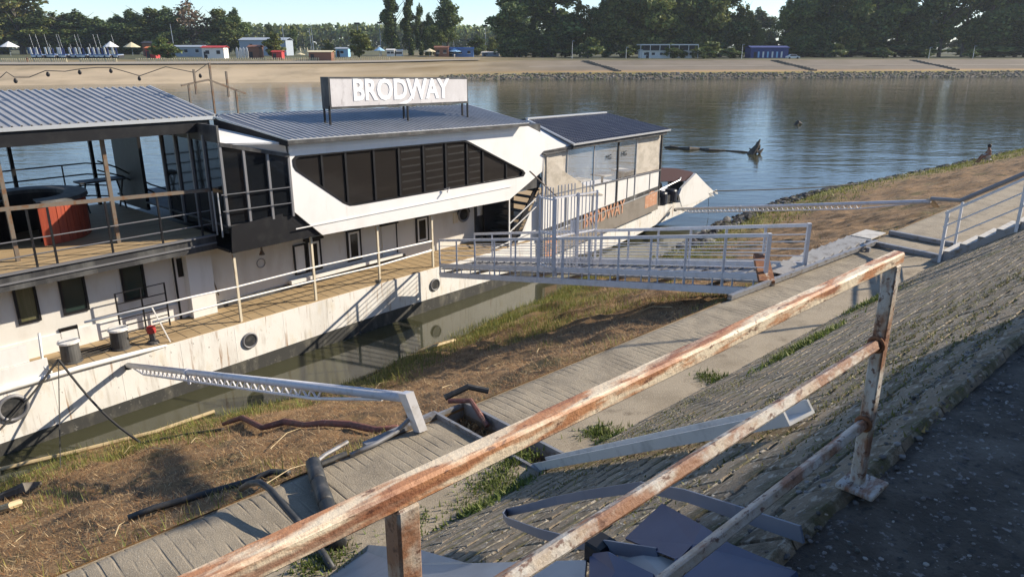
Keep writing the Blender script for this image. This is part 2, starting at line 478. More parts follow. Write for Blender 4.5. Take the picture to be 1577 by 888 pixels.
# path: ribbed strip by the bank, smooth strip by the slope, cut by the drain channel
DRAIN0, DRAIN1 = 5.30, 5.72
def ribs(s, n):
    ph = ((s + .02 * fbm(s * .7, n * .8, 2)) / .125) % 1.0
    groove = np.where((n > 5.95), -.0095 * np.clip(1 - np.abs(ph - .5) / .11, 0, 1) * np.clip(3.5 * fbm(s * 4.1, n * 3.2, 3) + .55, 0, 1), 0)
    return 4.4 + groove + .02 * fbm(s * 4, n * 4, 5) - .03 * np.clip((n - 6.85) / .15, 0, 1) ** 2
for a, b_, st in [(-4, DRAIN0, .0104), (DRAIN1, 20, .0125), (20, 60, .06), (60, 200, 2.0)]:
    v, f = grid(np.append(np.arange(a, b_, st), b_), np.concatenate([[5.1, 5.5, 5.85], np.arange(5.95, 7.02, .05)]), ribs)
    if a == -4:
        concrete_path = np_mesh('concrete_path', v, f, None, M_CONC, False, 'S', kind='structure')
    else:
        np_mesh('path_section', v, f, None, M_CONC, False, parent=concrete_path)
for a, b_ in [(-14, DRAIN0), (DRAIN1, 200)]:
    MB().box(a, b_, 6.99, 7.03, 3.6, 4.375).build('path_edge_face', M_CONC, concrete_path)
    MB().box(a, b_, 5.1, 7.0, 3.6, 4.3).build('path_body', M_CONC, concrete_path)
    v, f = grid(np.append(np.arange(a, min(b_, 40), .12), b_), np.arange(5.08, 5.99, .09), lambda s, n: 4.408 + .03 * np.clip((5.75 - n) / .6, 0, 1) + .02 * fbm(s * 2, n * 2, 3) - .03 * np.clip((n - 5.7) / .28 + fbm(s * 1.4, n * 1.4, 3) * 1.3, 0, 1))
    np_mesh('silt_layer', v, f, None, M_SAND, True, parent=concrete_path)

# slope slabs with a slot in one long edge; the nearest are parts, the rest one joined part
SLL, SLW = .50, .257
cr, sr = math.cos(math.atan(K)), math.sin(math.atan(K))
def slab_outline(a):
    l, w = SLL / 2 - .008, SLW / 2 - .008
    q = [(-l, -w), (l, -w), (l, w), (.085, w), (.06, w - .045), (-.06, w - .045), (-.085, w), (-l, w)]
    return [(x + a.uniform(-.008, .008), y + a.uniform(-.006, .006)) for x, y in q]
slab_meshes = []
for k in range(7):
    b = MB(); ol = slab_outline(RND)
    tp = [(x * .97, y * .95, .0) for x, y in ol]
    b.add([(x, y, -.06) for x, y in ol] + [(x, y, -.012) for x, y in ol] + tp,
          [tuple(range(16, 24))] + [(i, (i + 1) % 8, 8 + (i + 1) % 8, 8 + i) for i in range(8)] + [(8 + i, 8 + (i + 1) % 8, 16 + (i + 1) % 8, 16 + i) for i in range(8)])
    me = bpy.data.meshes.new('slab'); me.from_pydata([q for q in b.v], [], b.f); me.materials.append(M_SLAB); slab_meshes.append(me)
slabs = []
for c in range(20):
    d = (c + .5) * SLW
    for i in range(int(60 / SLL)):
        s = -6 + i * SLL + (c % 2) * SLL / 2
        n = .95 + d * cr; z = 7.35 - d * sr
        slabs.append((s, n, z))
def visible(s, n, z):
    w = MAT3['S'] @ Vector((s, n, z)); q = w - EYEV
    dep = q.y * CP - q.z * SP
    if dep < .3: return None
    x = CX + F * q.x / dep; y = CY - F * (q.y * SP + q.z * CP) / dep
    return dep if -30 < x < 1610 and y < 910 else None
ranked = sorted([(visible(*q) or 999 + abs(q[0]), q) for q in slabs])
tilt = -math.atan(K)
joined_v, joined_f = [], []
for i, (dep, (s, n, z)) in enumerate(ranked):
    lift = RND.uniform(-.007, .003)
    rot = Matrix.Rotation(tilt + RND.uniform(-.009, .009), 3, 'X') @ Matrix.Rotation(RND.uniform(-.007, .007), 3, 'Y')
    if i < 300:
        o = bpy.data.objects.new('slab', slab_meshes[i % 7]); COL.objects.link(o)
        o.parent = levee_slope
        o.location = Vector((s, n, z + lift)) - OFF[levee_slope.name]
        o.rotation_euler = rot.to_euler()
    else:
        me = slab_meshes[i % 7]; k0 = len(joined_v)
        joined_v += [rot @ q.co + Vector((s, n, z + lift)) for q in me.vertices]
        joined_f += [tuple(k0 + j for j in p.vertices) for p in me.polygons]
b = MB(); b.v = joined_v; b.f = joined_f
b.build('slab_field', M_SLAB, levee_slope, kind='stuff')

# ------------------------------------------------------------------ river
def water_mat():
    m = bpy.data.materials.new('river_water'); m.use_nodes = True
    N, L = m.node_tree.nodes, m.node_tree.links
    b = N['Principled BSDF']
    b.inputs['Base Color'].default_value = (.050, .050, .028, 1)
    b.inputs['Roughness'].default_value = .07
    b.inputs['IOR'].default_value = 1.33
    tc = N.new('ShaderNodeTexCoord')
    hs = []
    for sc, st, rot, wgt in [(.55, (.35, 1.0, 1), .5, 1.0), (2.2, (.4, 1.0, 1), .7, .35), (.06, (.5, 1.2, 1), .3, 2.2)]:
        mp = N.new('ShaderNodeMapping'); mp.inputs['Scale'].default_value = st; mp.inputs['Rotation'].default_value = (0, 0, rot)
        L.new(tc.outputs['Object'], mp.inputs[0])
        t = N.new('ShaderNodeTexNoise'); t.inputs['Scale'].default_value = sc; t.inputs['Detail'].default_value = 4
        t.inputs['Distortion'].default_value = .6
        L.new(mp.outputs[0], t.inputs['Vector'])
        mu = N.new('ShaderNodeMath'); mu.operation = 'MULTIPLY'; mu.inputs[1].default_value = wgt
        L.new(t.outputs[0], mu.inputs[0]); hs.append(mu.outputs[0])
    a = N.new('ShaderNodeMath'); L.new(hs[0], a.inputs[0]); L.new(hs[1], a.inputs[1])
    a2 = N.new('ShaderNodeMath'); L.new(a.outputs[0], a2.inputs[0]); L.new(hs[2], a2.inputs[1])
    # calmer in the strip between the boat and the bank
    sx = N.new('ShaderNodeSeparateXYZ'); L.new(tc.outputs['Object'], sx.inputs[0])
    ca = N.new('ShaderNodeMapRange'); ca.inputs[1].default_value = 24; ca.inputs[2].default_value = 55; ca.inputs[3].default_value = .05; ca.inputs[4].default_value = 1.0
    L.new(sx.outputs[1], ca.inputs[0])
    bp = N.new('ShaderNodeBump'); bp.inputs['Distance'].default_value = .30
    mu = N.new('ShaderNodeMath'); mu.operation = 'MULTIPLY'; mu.inputs[1].default_value = .17
    L.new(ca.outputs[0], mu.inputs[0]); L.new(mu.outputs[0], bp.inputs['Strength'])
    L.new(a2.outputs[0], bp.inputs['Height']); L.new(bp.outputs[0], b.inputs['Normal'])
    return m
M_WATER = water_mat()
me = bpy.data.meshes.new('river'); me.from_pydata([(-900, 3, 0), (1100, 3, 0), (1100, 420, 0), (-900, 420, 0)], [], [(0, 1, 2, 3)])
me.materials.append(M_WATER)
river = bpy.data.objects.new('river', me); COL.objects.link(river); river['kind'] = 'structure'

# ------------------------------------------------------------------ straw, grass and weeds on the bank (nobody could count them)
def blades(name, pts, h, w, lean, cols, seed, frame='S', label=None, cat=None, flat=False):
    r = np.random.RandomState(seed); n = len(pts)
    a = r.rand(n) * 2 * np.pi; hh = h[0] + (h[1] - h[0]) * r.rand(n) ** 1.5; ww = w[0] + (w[1] - w[0]) * r.rand(n)
    ln = lean[0] + (lean[1] - lean[0]) * r.rand(n)
    d = np.stack([np.cos(a), np.sin(a)], 1); pd = np.stack([-d[:, 1], d[:, 0]], 1)
    base = np.asarray(pts)
    v0 = base.copy(); v0[:, :2] -= pd * ww[:, None] / 2
    v1 = base.copy(); v1[:, :2] += pd * ww[:, None] / 2
    tip = base.copy(); tip[:, :2] += d * (hh * np.sin(ln))[:, None]; tip[:, 2] += hh * np.cos(ln)
    if flat:
        v2 = tip.copy(); v2[:, :2] += pd * ww[:, None] / 2; v3 = tip.copy(); v3[:, :2] -= pd * ww[:, None] / 2
        V = np.stack([v0, v1, v2, v3], 1).reshape(-1, 3); Fc = np.arange(n * 4).reshape(-1, 4); k = 4
    else:
        V = np.stack([v0, v1, tip], 1).reshape(-1, 3); Fc = np.arange(n * 3).reshape(-1, 3); k = 3
    cols = np.asarray(cols, float); c = cols[r.randint(len(cols), size=n)] * (.7 + .6 * r.rand(n))[:, None]
    C = np.repeat(c, k, 0)
    return np_mesh(name, V, Fc, C, M_STUFF, False, frame, label=label, cat=cat, kind='stuff')

rs = np.random.RandomState(3)
def scatter(n, s0, s1, n0, n1, dens=None):
    s = s0 + (s1 - s0) * rs.rand(n); q = n0 + (n1 - n0) * rs.rand(n)
    keep = np.ones(n, bool)
    e = np.interp(s, WL_S, WL_N)
    keep &= q < e + .1
    if dens is not None:
        keep &= rs.rand(n) < dens(s, q, e)
    s, q = s[keep], q[keep]
    return np.stack([s, q, zt(s, q)], 1)
STRAW = [(.36, .22, .10), (.30, .165, .07), (.46, .31, .15), (.18, .105, .05), (.56, .42, .24), (.26, .13, .055), (.12, .075, .04)]
GREEN = [(.13, .17, .03), (.18, .21, .04), (.09, .13, .022), (.25, .24, .05), (.33, .29, .08)]
def straw_d(s, q, e):
    return np.clip(.35 + 2.2 * fbm(s * .5, q * .5, 3) + .35 * (e - q > 1.5), .05, 1)
P = np.concatenate([scatter(330000, -4, 22, 7.05, 18.5, straw_d), scatter(90000, 22, 75, 7.05, 20, straw_d)])
blades('dry_straw', P, (.03, .16), (.004, .012), (.9, 1.55), STRAW, 1, label='brown dead straw matted over the sloping river bank', cat='straw')
def green_d(s, q, e):
    g = np.clip(1.6 - np.abs(e - q - .7) / 1.2, 0, 1) * 1.6 * (s < 26) + np.clip(1.3 - np.abs(e - q - 2.2) / 2.6, 0, 1) * (s >= 24)
    patch = np.clip(4 * (fbm(s * .45 + 9, q * .45, 3) - .055), 0, 1)
    edge = np.clip(1 - (q - 7) / 1.6, 0, 1) * np.clip(4 * fbm(s * .6 + 3, q * .5, 2) + .1, 0, 1)
    g = g + np.clip(1.3 - (e - q) / 4.5, 0, 1) * ((s > 14) & (s < 28)) * .8
    return np.clip(g * (.35 + 2 * fbm(s * .8, q * .8, 2)) + patch * .8 + edge * .7, 0, 1)
P = scatter(240000, -6, 26, 7.05, 19.5, green_d)
GFAR = scatter(70000, 26, 100, 8, 21.5, lambda s, q, e: np.clip(1.25 - (e - q) / np.interp(s, [26, 40, 60, 100], [3.0, 4.5, 6, 7]), 0, 1) * np.clip(.75 + 2.5 * fbm(s * .5, q * .5, 3), 0, 1))
blades('shore_grass', GFAR, (.06, .34), (.025, .06), (.1, 1.1), [(.17, .20, .04), (.24, .25, .05), (.12, .15, .03), (.32, .30, .08)], 14, label='yellow-green grass above the riprap downstream of the gangway', cat='grass')
blades('bank_grass', P, (.04, .30), (.006, .018), (.05, .9), GREEN, 2, label='green and yellowing grass along the edge of the river bank', cat='grass')
# slope and path weeds: clumps named in the photograph plus thin moss between slabs
WG = [(.10, .14, .02), (.14, .18, .03), (.17, .19, .05), (.08, .11, .02)]
clumps = []
for (x, y, rx, ry, n) in [(765, 755, .34, .22, 2600), (925, 672, .22, .16, 1300), (1092, 585, .20, .15, 900), (1240, 530, .85, .12, 2200), (720, 790, .16, .2, 700), (640, 810, .25, .2, 500), (1340, 465, .6, .2, 700), (500, 870, .3, .2, 900), (790, 715, .3, .12, 700)]:
    g = G(x, y)
    s = g.x + rs.randn(n) * rx * .6; q = g.y + rs.randn(n) * ry * .6
    clumps.append(np.stack([s, q, zt(s, q, False) + .005], 1))
blades('weed_clumps', np.concatenate(clumps), (.03, .11), (.012, .035), (.2, 1.3), WG, 4, label='low green weeds growing along the toe of the paved slope', cat='weeds')
s = -1 + 28 * rs.rand(140000); q = .95 + 4.2 * rs.rand(140000)
k = rs.rand(140000) < np.clip(5.0 * (fbm(s * .8 + 31, q * 1.3, 4) - .02), .01, .8)
s, q = s[k], q[k]
row = np.round((q - .95) / cr / SLW) * SLW * cr + .95 + rs.randn(len(q)) * .05
P = np.stack([s, row, 7.35 - (row - .95) * K], 1)
blades('joint_weeds', P, (.008, .035), (.006, .018), (.3, 1.4), [(.14, .15, .035), (.16, .16, .05), (.20, .15, .06), (.09, .10, .02)], 6, label='thin weeds and moss in the joints of the paved slope', cat='weeds')

def rocks(name, pts, size, cols, seed, frame, label=None, cat=None, parent=None):
    r = np.random.RandomState(seed)
    ico = bmesh.new(); bmesh.ops.create_icosphere(ico, subdivisions=1, radius=1); bv = np.array([q.co[:] for q in ico.verts]); bf = np.array([[l.index for l in p.verts] for p in ico.faces]); ico.free()
    n = len(pts); k = len(bv)
    sc = (size[0] + (size[1] - size[0]) * r.rand(n) ** 2)[:, None, None]
    V = bv[None] * (1 + .35 * (r.rand(n, k, 1) - .5)) * (np.array([1, .8, .5])[None, None] + .4 * (r.rand(n, 1, 3) - .5))
    a = r.rand(n) * 6.28; ca, sa = np.cos(a)[:, None], np.sin(a)[:, None]
    V = np.stack([V[..., 0] * ca - V[..., 1] * sa, V[..., 0] * sa + V[..., 1] * ca, V[..., 2]], -1) * sc + np.asarray(pts)[:, None, :]
    Fc = (bf[None] + (np.arange(n) * k)[:, None, None]).reshape(-1, 3)
    cols = np.asarray(cols); c = cols[r.randint(len(cols), size=n)] * (.7 + .6 * r.rand(n))[:, None]
    return np_mesh(name, V.reshape(-1, 3), Fc, np.repeat(c, k, 0), M_ROCK, False, frame, parent, label=label, cat=cat, kind='stuff')
s = 29 + 71 * rs.rand(1500) ** 1.2; q = np.interp(s, WL_S, WL_N) - .9 + 1.3 * rs.rand(1500)
rocks('riprap_stones', np.stack([s, q, np.maximum(zt(s, q), -.05) + .05], 1), (.10, .36), [(.06, .055, .05), (.09, .08, .075), (.2, .19, .17), (.05, .045, .04)], 8, 'S', 'dark riprap stones along the near waterline', 'stones')
s = -2 + 9.5 * rs.rand(9000); q = -2.0 + 2.95 * rs.rand(9000)
rocks('pebbles', np.stack([s, q, ztop(s, q) + .0], 1), (.003, .013), [(.20, .19, .18), (.13, .12, .12), (.09, .09, .08), (.30, .29, .27)], 9, 'S', 'loose pale pebbles on the shaded levee top', 'pebbles')

s = -1.5 + 24 * rs.rand(5000) ** 1.3; q = .9 + 4.3 * rs.rand(5000)
rocks('slope_chips', np.stack([s, q, 7.35 - (q - .95) * K + .0], 1), (.003, .014), [(.36, .34, .30), (.24, .22, .19), (.14, .12, .10), (.30, .26, .20)], 19, 'S', 'broken concrete chips scattered over the paved slope', 'chips')
s = -2 + 7.5 * rs.rand(1500); q = .45 + .75 * rs.rand(1500) ** .7
rocks('crest_rubble', np.stack([s, q, np.where(q < .95, 7.315, 7.345 - (q - .95) * K)], 1), (.004, .020), [(.13, .125, .12), (.09, .085, .08), (.22, .21, .2)], 23, 'S', 'dark crumbled concrete along the crest beside the railing foot', 'rubble')
for k in range(34):
    s0 = -3 + 22 * RND.random(); n0 = 7.3 + 9 * RND.random(); a = RND.uniform(-.5, 2.6); L_ = RND.uniform(.3, 1.3)
    pts = []
    for t in (0, .5, 1):
        ss, nn = s0 + math.cos(a) * L_ * t, n0 + math.sin(a) * L_ * t
        pts.append((ss, nn, float(zt(ss, nn)) + .05 + .05 * math.sin(math.pi * t)))
    MB().tube(pts, [.008, .007, .003], 5).build('reed_stalk', M_BAMBOO, None, 'S', label='pale dry reed stalk lying on the brown bank', cat='reed', group='dry reeds strewn over the bank')
# ------------------------------------------------------------------ the restaurant boat
BOAT = thing('restaurant_boat', 'long white two-deck restaurant boat with grey ribbed roofs moored by the bank', 'boat', (15, 22.5, 0), 'B')
BX = lambda *a: MB().box(*a)

MB().prism([(-12, 18.9, -.9), (27, 18.9, -.9), (28.3, 18.9, .08), (30.4, 18.9, .25), (32.2, 18.9, .46), (34.8, 18.9, .62), (37.5, 18.9, 1.02), (38.3, 18.9, 1.12), (34.7, 18.9, 1.22),
            (32.2, 18.9, 1.36), (23, 18.9, 1.45), (17, 18.9, 1.5), (-12, 18.9, 1.5)], (0, 7.6, 0)).build('hull', M_HULL, BOAT)
hull_o = [c for c in BOAT.children if c.name.startswith('hull')][0]
MB().prism([(-12, 18.88, -.5), (27.6, 18.88, -.5), (28.3, 18.88, .1), (24, 18.88, .32), (14.8, 18.88, .46), (3.5, 18.88, .30), (-12, 18.88, .30)], (0, .03, 0)).build('boot_stripe', M_BOOT, hull_o)
MB().tube([(-12, 18.88, 1.56), (3.8, 18.88, 1.56), (5.5, 18.88, 1.57), (7.0, 18.88, 1.53), (7.6, 18.9, 1.5)], [.07, .07, .07, .06, .03], 8).build('rubbing_strake', M_WHITE, hull_o, smooth=True)
for k in range(18):
    x = -6 + k * 1.55
    BX(x, x + .02, 18.8965, 18.91, .3, 1.47).build('plate_seam', M_HULL, hull_o)
def porthole(px, py, m, r, name='porthole', par=None):
    c = hull(px, py, m - .02)
    t = MB().torus(c, (0, 1, 0), r, r * .17, 24, 8).build(name, M_GREY, par or hull_o, smooth=True)
    MB().lathe((0, 0, 0), [(r * .95, 0), (r * .95, .012)], 20)
    d = MB(); d.v = [Vector((c.x + r * .95 * math.cos(a * math.pi / 10), c.y + .012, c.z + r * .95 * math.sin(a * math.pi / 10))) for a in range(20)]; d.f = [tuple(range(20))]
    return t, d
for (x, y, r) in [(385, 524, .21), (670, 438, .20), (20, 628, .29)]:
    t, d = porthole(x, y, 18.9, r)
    c = hull(x, y, 18.88)
    dd = MB(); dd.v = [Vector((c.x + r * .95 * math.cos(a * math.pi / 10), c.y, c.z + r * .95 * math.sin(a * math.pi / 10))) for a in range(20)] + [Vector((c.x + r * .8 * math.cos(a * math.pi / 10), c.y - .012, c.z + r * .8 * math.sin(a * math.pi / 10))) for a in range(20)]
    dd.f = [tuple(range(20, 40))] + [(i, (i + 1) % 20, 20 + (i + 1) % 20, 20 + i) for i in range(20)]
    dd.build('porthole_glass', M_HOSE, hull_o)
# left bulwark plates and bent stanchion
MB().box(-12, 4.85, 18.93, 18.97, 1.58, 2.02).build('bulwark', M_WHITE, BOAT)
MB().box(-12, 4.5, 18.96, 19.0, 2.03, 2.45).build('bulwark_upper_plate', M_WHITE, BOAT)
MB().tube([hull(60, 513, 19.0), hull(64, 545, 19.0), hull(68, 565, 18.95), hull(80, 573, 18.9)], .03, 8).build('bent_stanchion', M_WHITE, BOAT, smooth=True)

# lower deck walkway and cabin
MB().box(-12, 23.0, 18.93, 20.6, 1.46, 1.53).build('walkway_deck', M_DECK, BOAT)
for k in range(50):
    x = 4.0 + k * .38
    BX(x, x + .012, 18.95, 20.5, 1.53, 1.534).build('board_joint', M_FASCIA, BOAT)
WALL = 20.55
cabin = MB().box(-12, 22.9, WALL, 26.2, 1.5, 3.6).build('lower_cabin', M_CABIN, BOAT)
MB().box(-12, 8.9, WALL - .05, WALL, 1.53, 2.0).build('wall_plinth', M_WHITE, cabin)
def wall_rect(x0, y0, x1, y1, m=WALL):
    a, b = hull(x0, y0, m), hull(x1, y1, m)
    return min(a.x, b.x), max(a.x, b.x), min(a.z, b.z), max(a.z, b.z)
def window(x0, y0, x1, y1, glass, frame_m, fw=.06, name='window', par=None, m=WALL, proud=.05):
    xa, xb, za, zb = wall_rect(x0, y0, x1, y1, m)
    par = par or cabin
    fr = MB().ring([(xa, m - proud, za), (xb, m - proud, za), (xb, m - proud, zb), (xa, m - proud, zb)],
                   [(xa + fw, m - proud, za + fw), (xb - fw, m - proud, za + fw), (xb - fw, m - proud, zb - fw), (xa + fw, m - proud, zb - fw)], (0, proud - .004, 0)).build(name, frame_m, par)
    BX(xa + fw, xb - fw, m - .015, m - .004, za + fw, zb - fw).build('pane', glass, par)
    return xa, xb, za, zb
xa, xb, za, zb = window(16, 440, 64, 492, M_CURTAIN, M_BLACK)
window(87, 428, 138, 476, M_GREENGL, M_BLACK)
window(182, 408, 227, 457, M_GREENGL, M_BLACK)
window(90, 506, 123, 524, M_TINT, M_BLACK, .03, 'low_vent_window')
# door with dark jambs and window
xa, xb, za, zb = wall_rect(262, 395, 302, 495)
MB().box(xa, xb, WALL - .06, WALL - .002, 1.55, zb).build('door', M_WHITE, cabin)
for x in (xa, xb - .05):
    BX(x, x + .05, WALL - .09, WALL - .06, 1.54, zb + .03).build('door_jamb', M_BLACK, cabin)
BX(xa + .12, xb - .12, WALL - .08, WALL - .061, zb - .62, zb - .08).build('door_window', M_TINT, cabin)
MB().bar((xb - .12, WALL - .1, 2.35), (xb - .12, WALL - .1, 2.5), .03).build('door_handle', M_GREY, cabin)
# windows of the middle cabin: white frame inside dark surround
for (x0, y0, x1, y1) in [(470, 371, 496, 413), (532, 356, 557, 398), (639, 335, 660, 371)]:
    xa, xb, za, zb = window(x0, y0, x1, y1, M_TINT, M_BLACK, .07)
    MB().ring([(xa + .06, WALL - .045, za + .06), (xb - .06, WALL - .045, za + .06), (xb - .06, WALL - .045, zb - .06), (xa + .06, WALL - .045, zb - .06)],
              [(xa + .14, WALL - .045, za + .14), (xb - .14, WALL - .045, za + .14), (xb - .14, WALL - .045, zb - .14), (xa + .14, WALL - .045, zb - .14)], (0, .025, 0)).build('window_sash', M_WHITE, cabin)
    BX(xa - .08, xb + .08, WALL - .12, WALL, zb, zb + .07).build('window_lintel', M_BLACK, cabin)
xa, xb, za, zb = wall_rect(450, 378, 473, 419)
MB().ring([(xa, WALL - .05, za), (xb, WALL - .05, za), (xb, WALL - .05, zb), (xa, WALL - .05, zb)], [(xa + .05, WALL - .05, za + .05), (xb - .05, WALL - .05, za + .05), (xb - .05, WALL - .05, zb - .05), (xa + .05, WALL - .05, zb - .05)], (0, .045, 0)).build('shutter_frame', M_BLACK, cabin)
BX(xa + .05, xb - .05, WALL - .03, WALL - .005, za + .05, zb - .05).build('shutter', M_WHITE, cabin)
xa, xb, za, zb = wall_rect(586, 348, 611, 408)
BX(xa, xb, WALL - .05, WALL - .003, 1.7, zb).build('cabin_door', M_CABIN, cabin)
BX(xb, xb + .04, WALL - .07, WALL - .003, 1.7, zb + .03).build('door_jamb', M_BLACK, cabin)
BX(xa - .05, xb + .1, WALL - .1, WALL - .003, zb, zb + .06).build('window_lintel', M_BLACK, cabin)
xa, xb, za, zb = wall_rect(730, 314, 750, 366)
BX(xa, xb, WALL - .05, WALL - .003, 1.6, zb).build('dark_door', M_FASCIA, cabin)
BX(xa + .12, xb - .15, WALL - .06, WALL - .05, zb - .5, zb - .1).build('door_notice', M_LETTER, cabin)
for (x, y, r) in [(714, 330, .27), (757, 322, .22)]:
    t, d = porthole(x, y, WALL, r, 'round_window', cabin); d.build('round_glass', M_TINT, cabin)
    c = hull(x, y, WALL - .06)
    MB().tube([(c.x + (r + .07) * math.cos(a), c.y, c.z + (r + .07) * math.sin(a)) for a in np.linspace(.1, math.pi - .1, 14)], .022, 6).build('rain_brow', M_BLACK, cabin)
c = hull(702, 335, WALL - .03); BX(c.x - .12, c.x + .12, c.y, c.y + .03, c.z - .22, c.z + .2).build('wall_plaque', M_CREAM, cabin)
MB().bar((9.6, WALL - .06, 3.4), (9.95, WALL - .06, 1.95), .03).build('drain_pipe', M_BROWNPOST, cabin)
c = hull(403, 386, 20.2); MB().lathe(c, [(.09, -.12), (.03, .02), (.03, .1)], 10).build('lamp', M_BROWNPOST, cabin)
c = hull(402, 405, WALL - .02); MB().torus(c, (0, 1, 0), .14, .012, 16, 5).build('wall_ring_mark', M_GREY, cabin)
BX(9.75, 17.2, WALL - .05, WALL, 1.53, 1.72).build('wall_skirting', M_FASCIA, cabin)
BX(9.0, 9.72, WALL - .35, WALL - .003, 1.54, 3.55).build('service_cupboard', M_WHITE, cabin)
BX(12.3, 16.9, WALL - .25, WALL - .06, 1.75, 1.86).build('wall_bench', M_WHITE, cabin)
# black steel gate on the walkway
g0, g1 = Vector((7.0, 20.2, 1.54)), Vector((8.3, 20.2, 1.54))
for t in (0, .5, 1):
    p = g0.lerp(g1, t); MB().bar(p, p + Vector((0, 0, 1.25)), .035).build('walkway_gate_post', M_BLACK, BOAT)
for h in (.12, .32, .52, .72, .95, 1.24):
    MB().bar(g0 + Vector((0, 0, h)), g1 + Vector((0, 0, h)), .022).build('walkway_gate_rail', M_BLACK, BOAT)

# stanchions carrying the upper deck, hand rails
posts = [((372, 497), (358, 390)), ((487, 465), (480, 366)), ((585, 433), (581, 347)), ((667, 412), (664, 333))]
for (bx, by), (tx, ty) in posts:
    p = hull(bx, by, 19.0); q = hull(tx, ty, 19.0)
    MB().bar((p.x, 19.0, 1.5), (p.x, 19.0, min(q.z + .05, 3.62)), .065).build('stanchion', M_CREAM, BOAT)
for pts in ([(130, 496), (300, 456), (363, 442), (481, 412), (584, 389), (665, 371)], [(235, 496), (305, 477), (367, 461), (484, 432), (583, 409), (665, 385)]):
    MB().tube([hull(x, y, 18.99) for x, y in pts], .028, 7).build('hand_rail', M_WHITE, BOAT, smooth=True)
MB().bar((7.75, 18.99, 1.5), hull(234, 473, 18.99), .03).build('rail_post', M_WHITE, BOAT)
# bollards, hydrant, ropes on deck
for (x, y) in [(105, 550), (180, 530)]:
    p = at_z(x, y, 1.56, 'B')
    bo = MB().lathe((p.x, p.y - .25, 1.52), [(.26, 0), (.25, .05), (.22, .06), (.215, .50)], 22).build('bollard', M_FASCIA, BOAT, smooth=False)
    MB().lathe((p.x, p.y - .25, 2.02), [(.235, 0), (.255, .02), (.25, .055), (.20, .075)], 22).build('bollard_cap', M_WHITE, bo)
p = at_z(236, 527, 1.55, 'B')
hy = MB().lathe((p.x, p.y, 1.53), [(.16, 0), (.14, .06), (.07, .08), (.08, .30)], 14).build('deck_fitting', M_FASCIA, BOAT)
MB().lathe((p.x, p.y, 1.83), [(.11, 0), (.115, .04), (.11, .16), (.06, .18)], 14).build('fitting_cap', M_REDPAINT, hy)
for k in range(4):
    a = at_z(105, 556 - k * 3, 1.62, 'B'); b = at_z(205 + k * 8, 520 - k * 2, 1.6, 'B')
    m_ = (a + b) / 2 + Vector((0, .1 * k - .15, -.03))
    MB().tube([a, (a + m_) / 2 + Vector((0, .05, -.02)), m_, (b + m_) / 2, b], .018, 6).build('coiled_rope', M_ROPE, BOAT)

# upper terrace: slab, wooden floor, railings
MB().box(-12, 9.6, 19.5, 26.4, 3.62, 4.0).build('terrace_slab', M_FASCIA, BOAT)
MB().box(-12, 9.6, 19.46, 19.5, 3.78, 3.82).build('fascia_trim', M_GREY, BOAT)
MB().box(-12, 9.6, 19.44, 19.56, 4.0, 4.04).build('fascia_cap', M_GREY, BOAT)
MB().box(-12, 9.55, 19.57, 26.3, 4.0, 4.035).build('terrace_floor', M_DECK, BOAT)
for px in (33, 66, 160, 247, 318):
    c = at_z(px, 398 - (px - 33) * .115, 4.03, 'B')
    MB().bar((c.x, 19.56, 4.02), (c.x, 19.56, 5.45 - .045 * (c.x - 4.4)), .045).build('terrace_rail_post', M_BLACK, BOAT)
MB().bar((-2, 19.56, 5.74), (4.6, 19.56, 5.5), .085).build('terrace_hand_rail', M_BROWNPOST, BOAT)
MB().bar((4.6, 19.56, 5.5), (9.6, 19.56, 5.26), .085).build('terrace_hand_rail', M_BROWNPOST, BOAT)
for z in (4.35, 4.72):
    MB().bar((-2, 19.56, z + .05), (9.55, 19.56, z - .02), .022).build('terrace_mid_rail', M_GREY, BOAT)
for (px, py) in [(28, 402), (185, 375)]:
    c = at_z(px, py, 4.03, 'B'); MB().bar((c.x, 20.5, 4.03), (c.x, 20.5, 6.95), .09).build('roof_post', M_BROWNPOST, BOAT)
MB().bar((.5, 20.5, 4.03), (.5, 20.5, 6.95), .09).build('roof_post', M_BROWNPOST, BOAT)
for px in (28, 152, 188):
    c = at_y(px, 300, 26.2, 'B'); MB().bar((c.x, 26.2, 4.03), (c.x, 26.2, 7.1), .10).build('back_post', M_BLACK, BOAT)
for z in (4.35, 4.7, 5.05, 5.4):
    MB().tube([(-2, 26.25, z + .06), (8.9, 26.25, z), (9.5, 26.25, z - .1)], .025, 6).build('back_rail', M_BLACK, BOAT)
for x in (4.5, 6.9, 8.2):
    MB().bar((x, 26.25, 4.03), (x, 26.25, 5.42), .035).build('back_rail_post', M_BLACK, BOAT)
# stair rail up to roof deck at the back, folding table
MB().tube([at_y(150, 248, 25, 'B'), at_y(180, 258, 25, 'B'), at_y(232, 284, 25, 'B'), at_y(258, 292, 25, 'B'), at_y(260, 306, 25, 'B')], .028, 6).build('stair_hand_rail', M_BLACK, BOAT)
MB().tube([at_y(150, 262, 25, 'B'), at_y(190, 272, 25, 'B'), at_y(238, 297, 25, 'B')], .028, 6).build('stair_hand_rail', M_BLACK, BOAT)
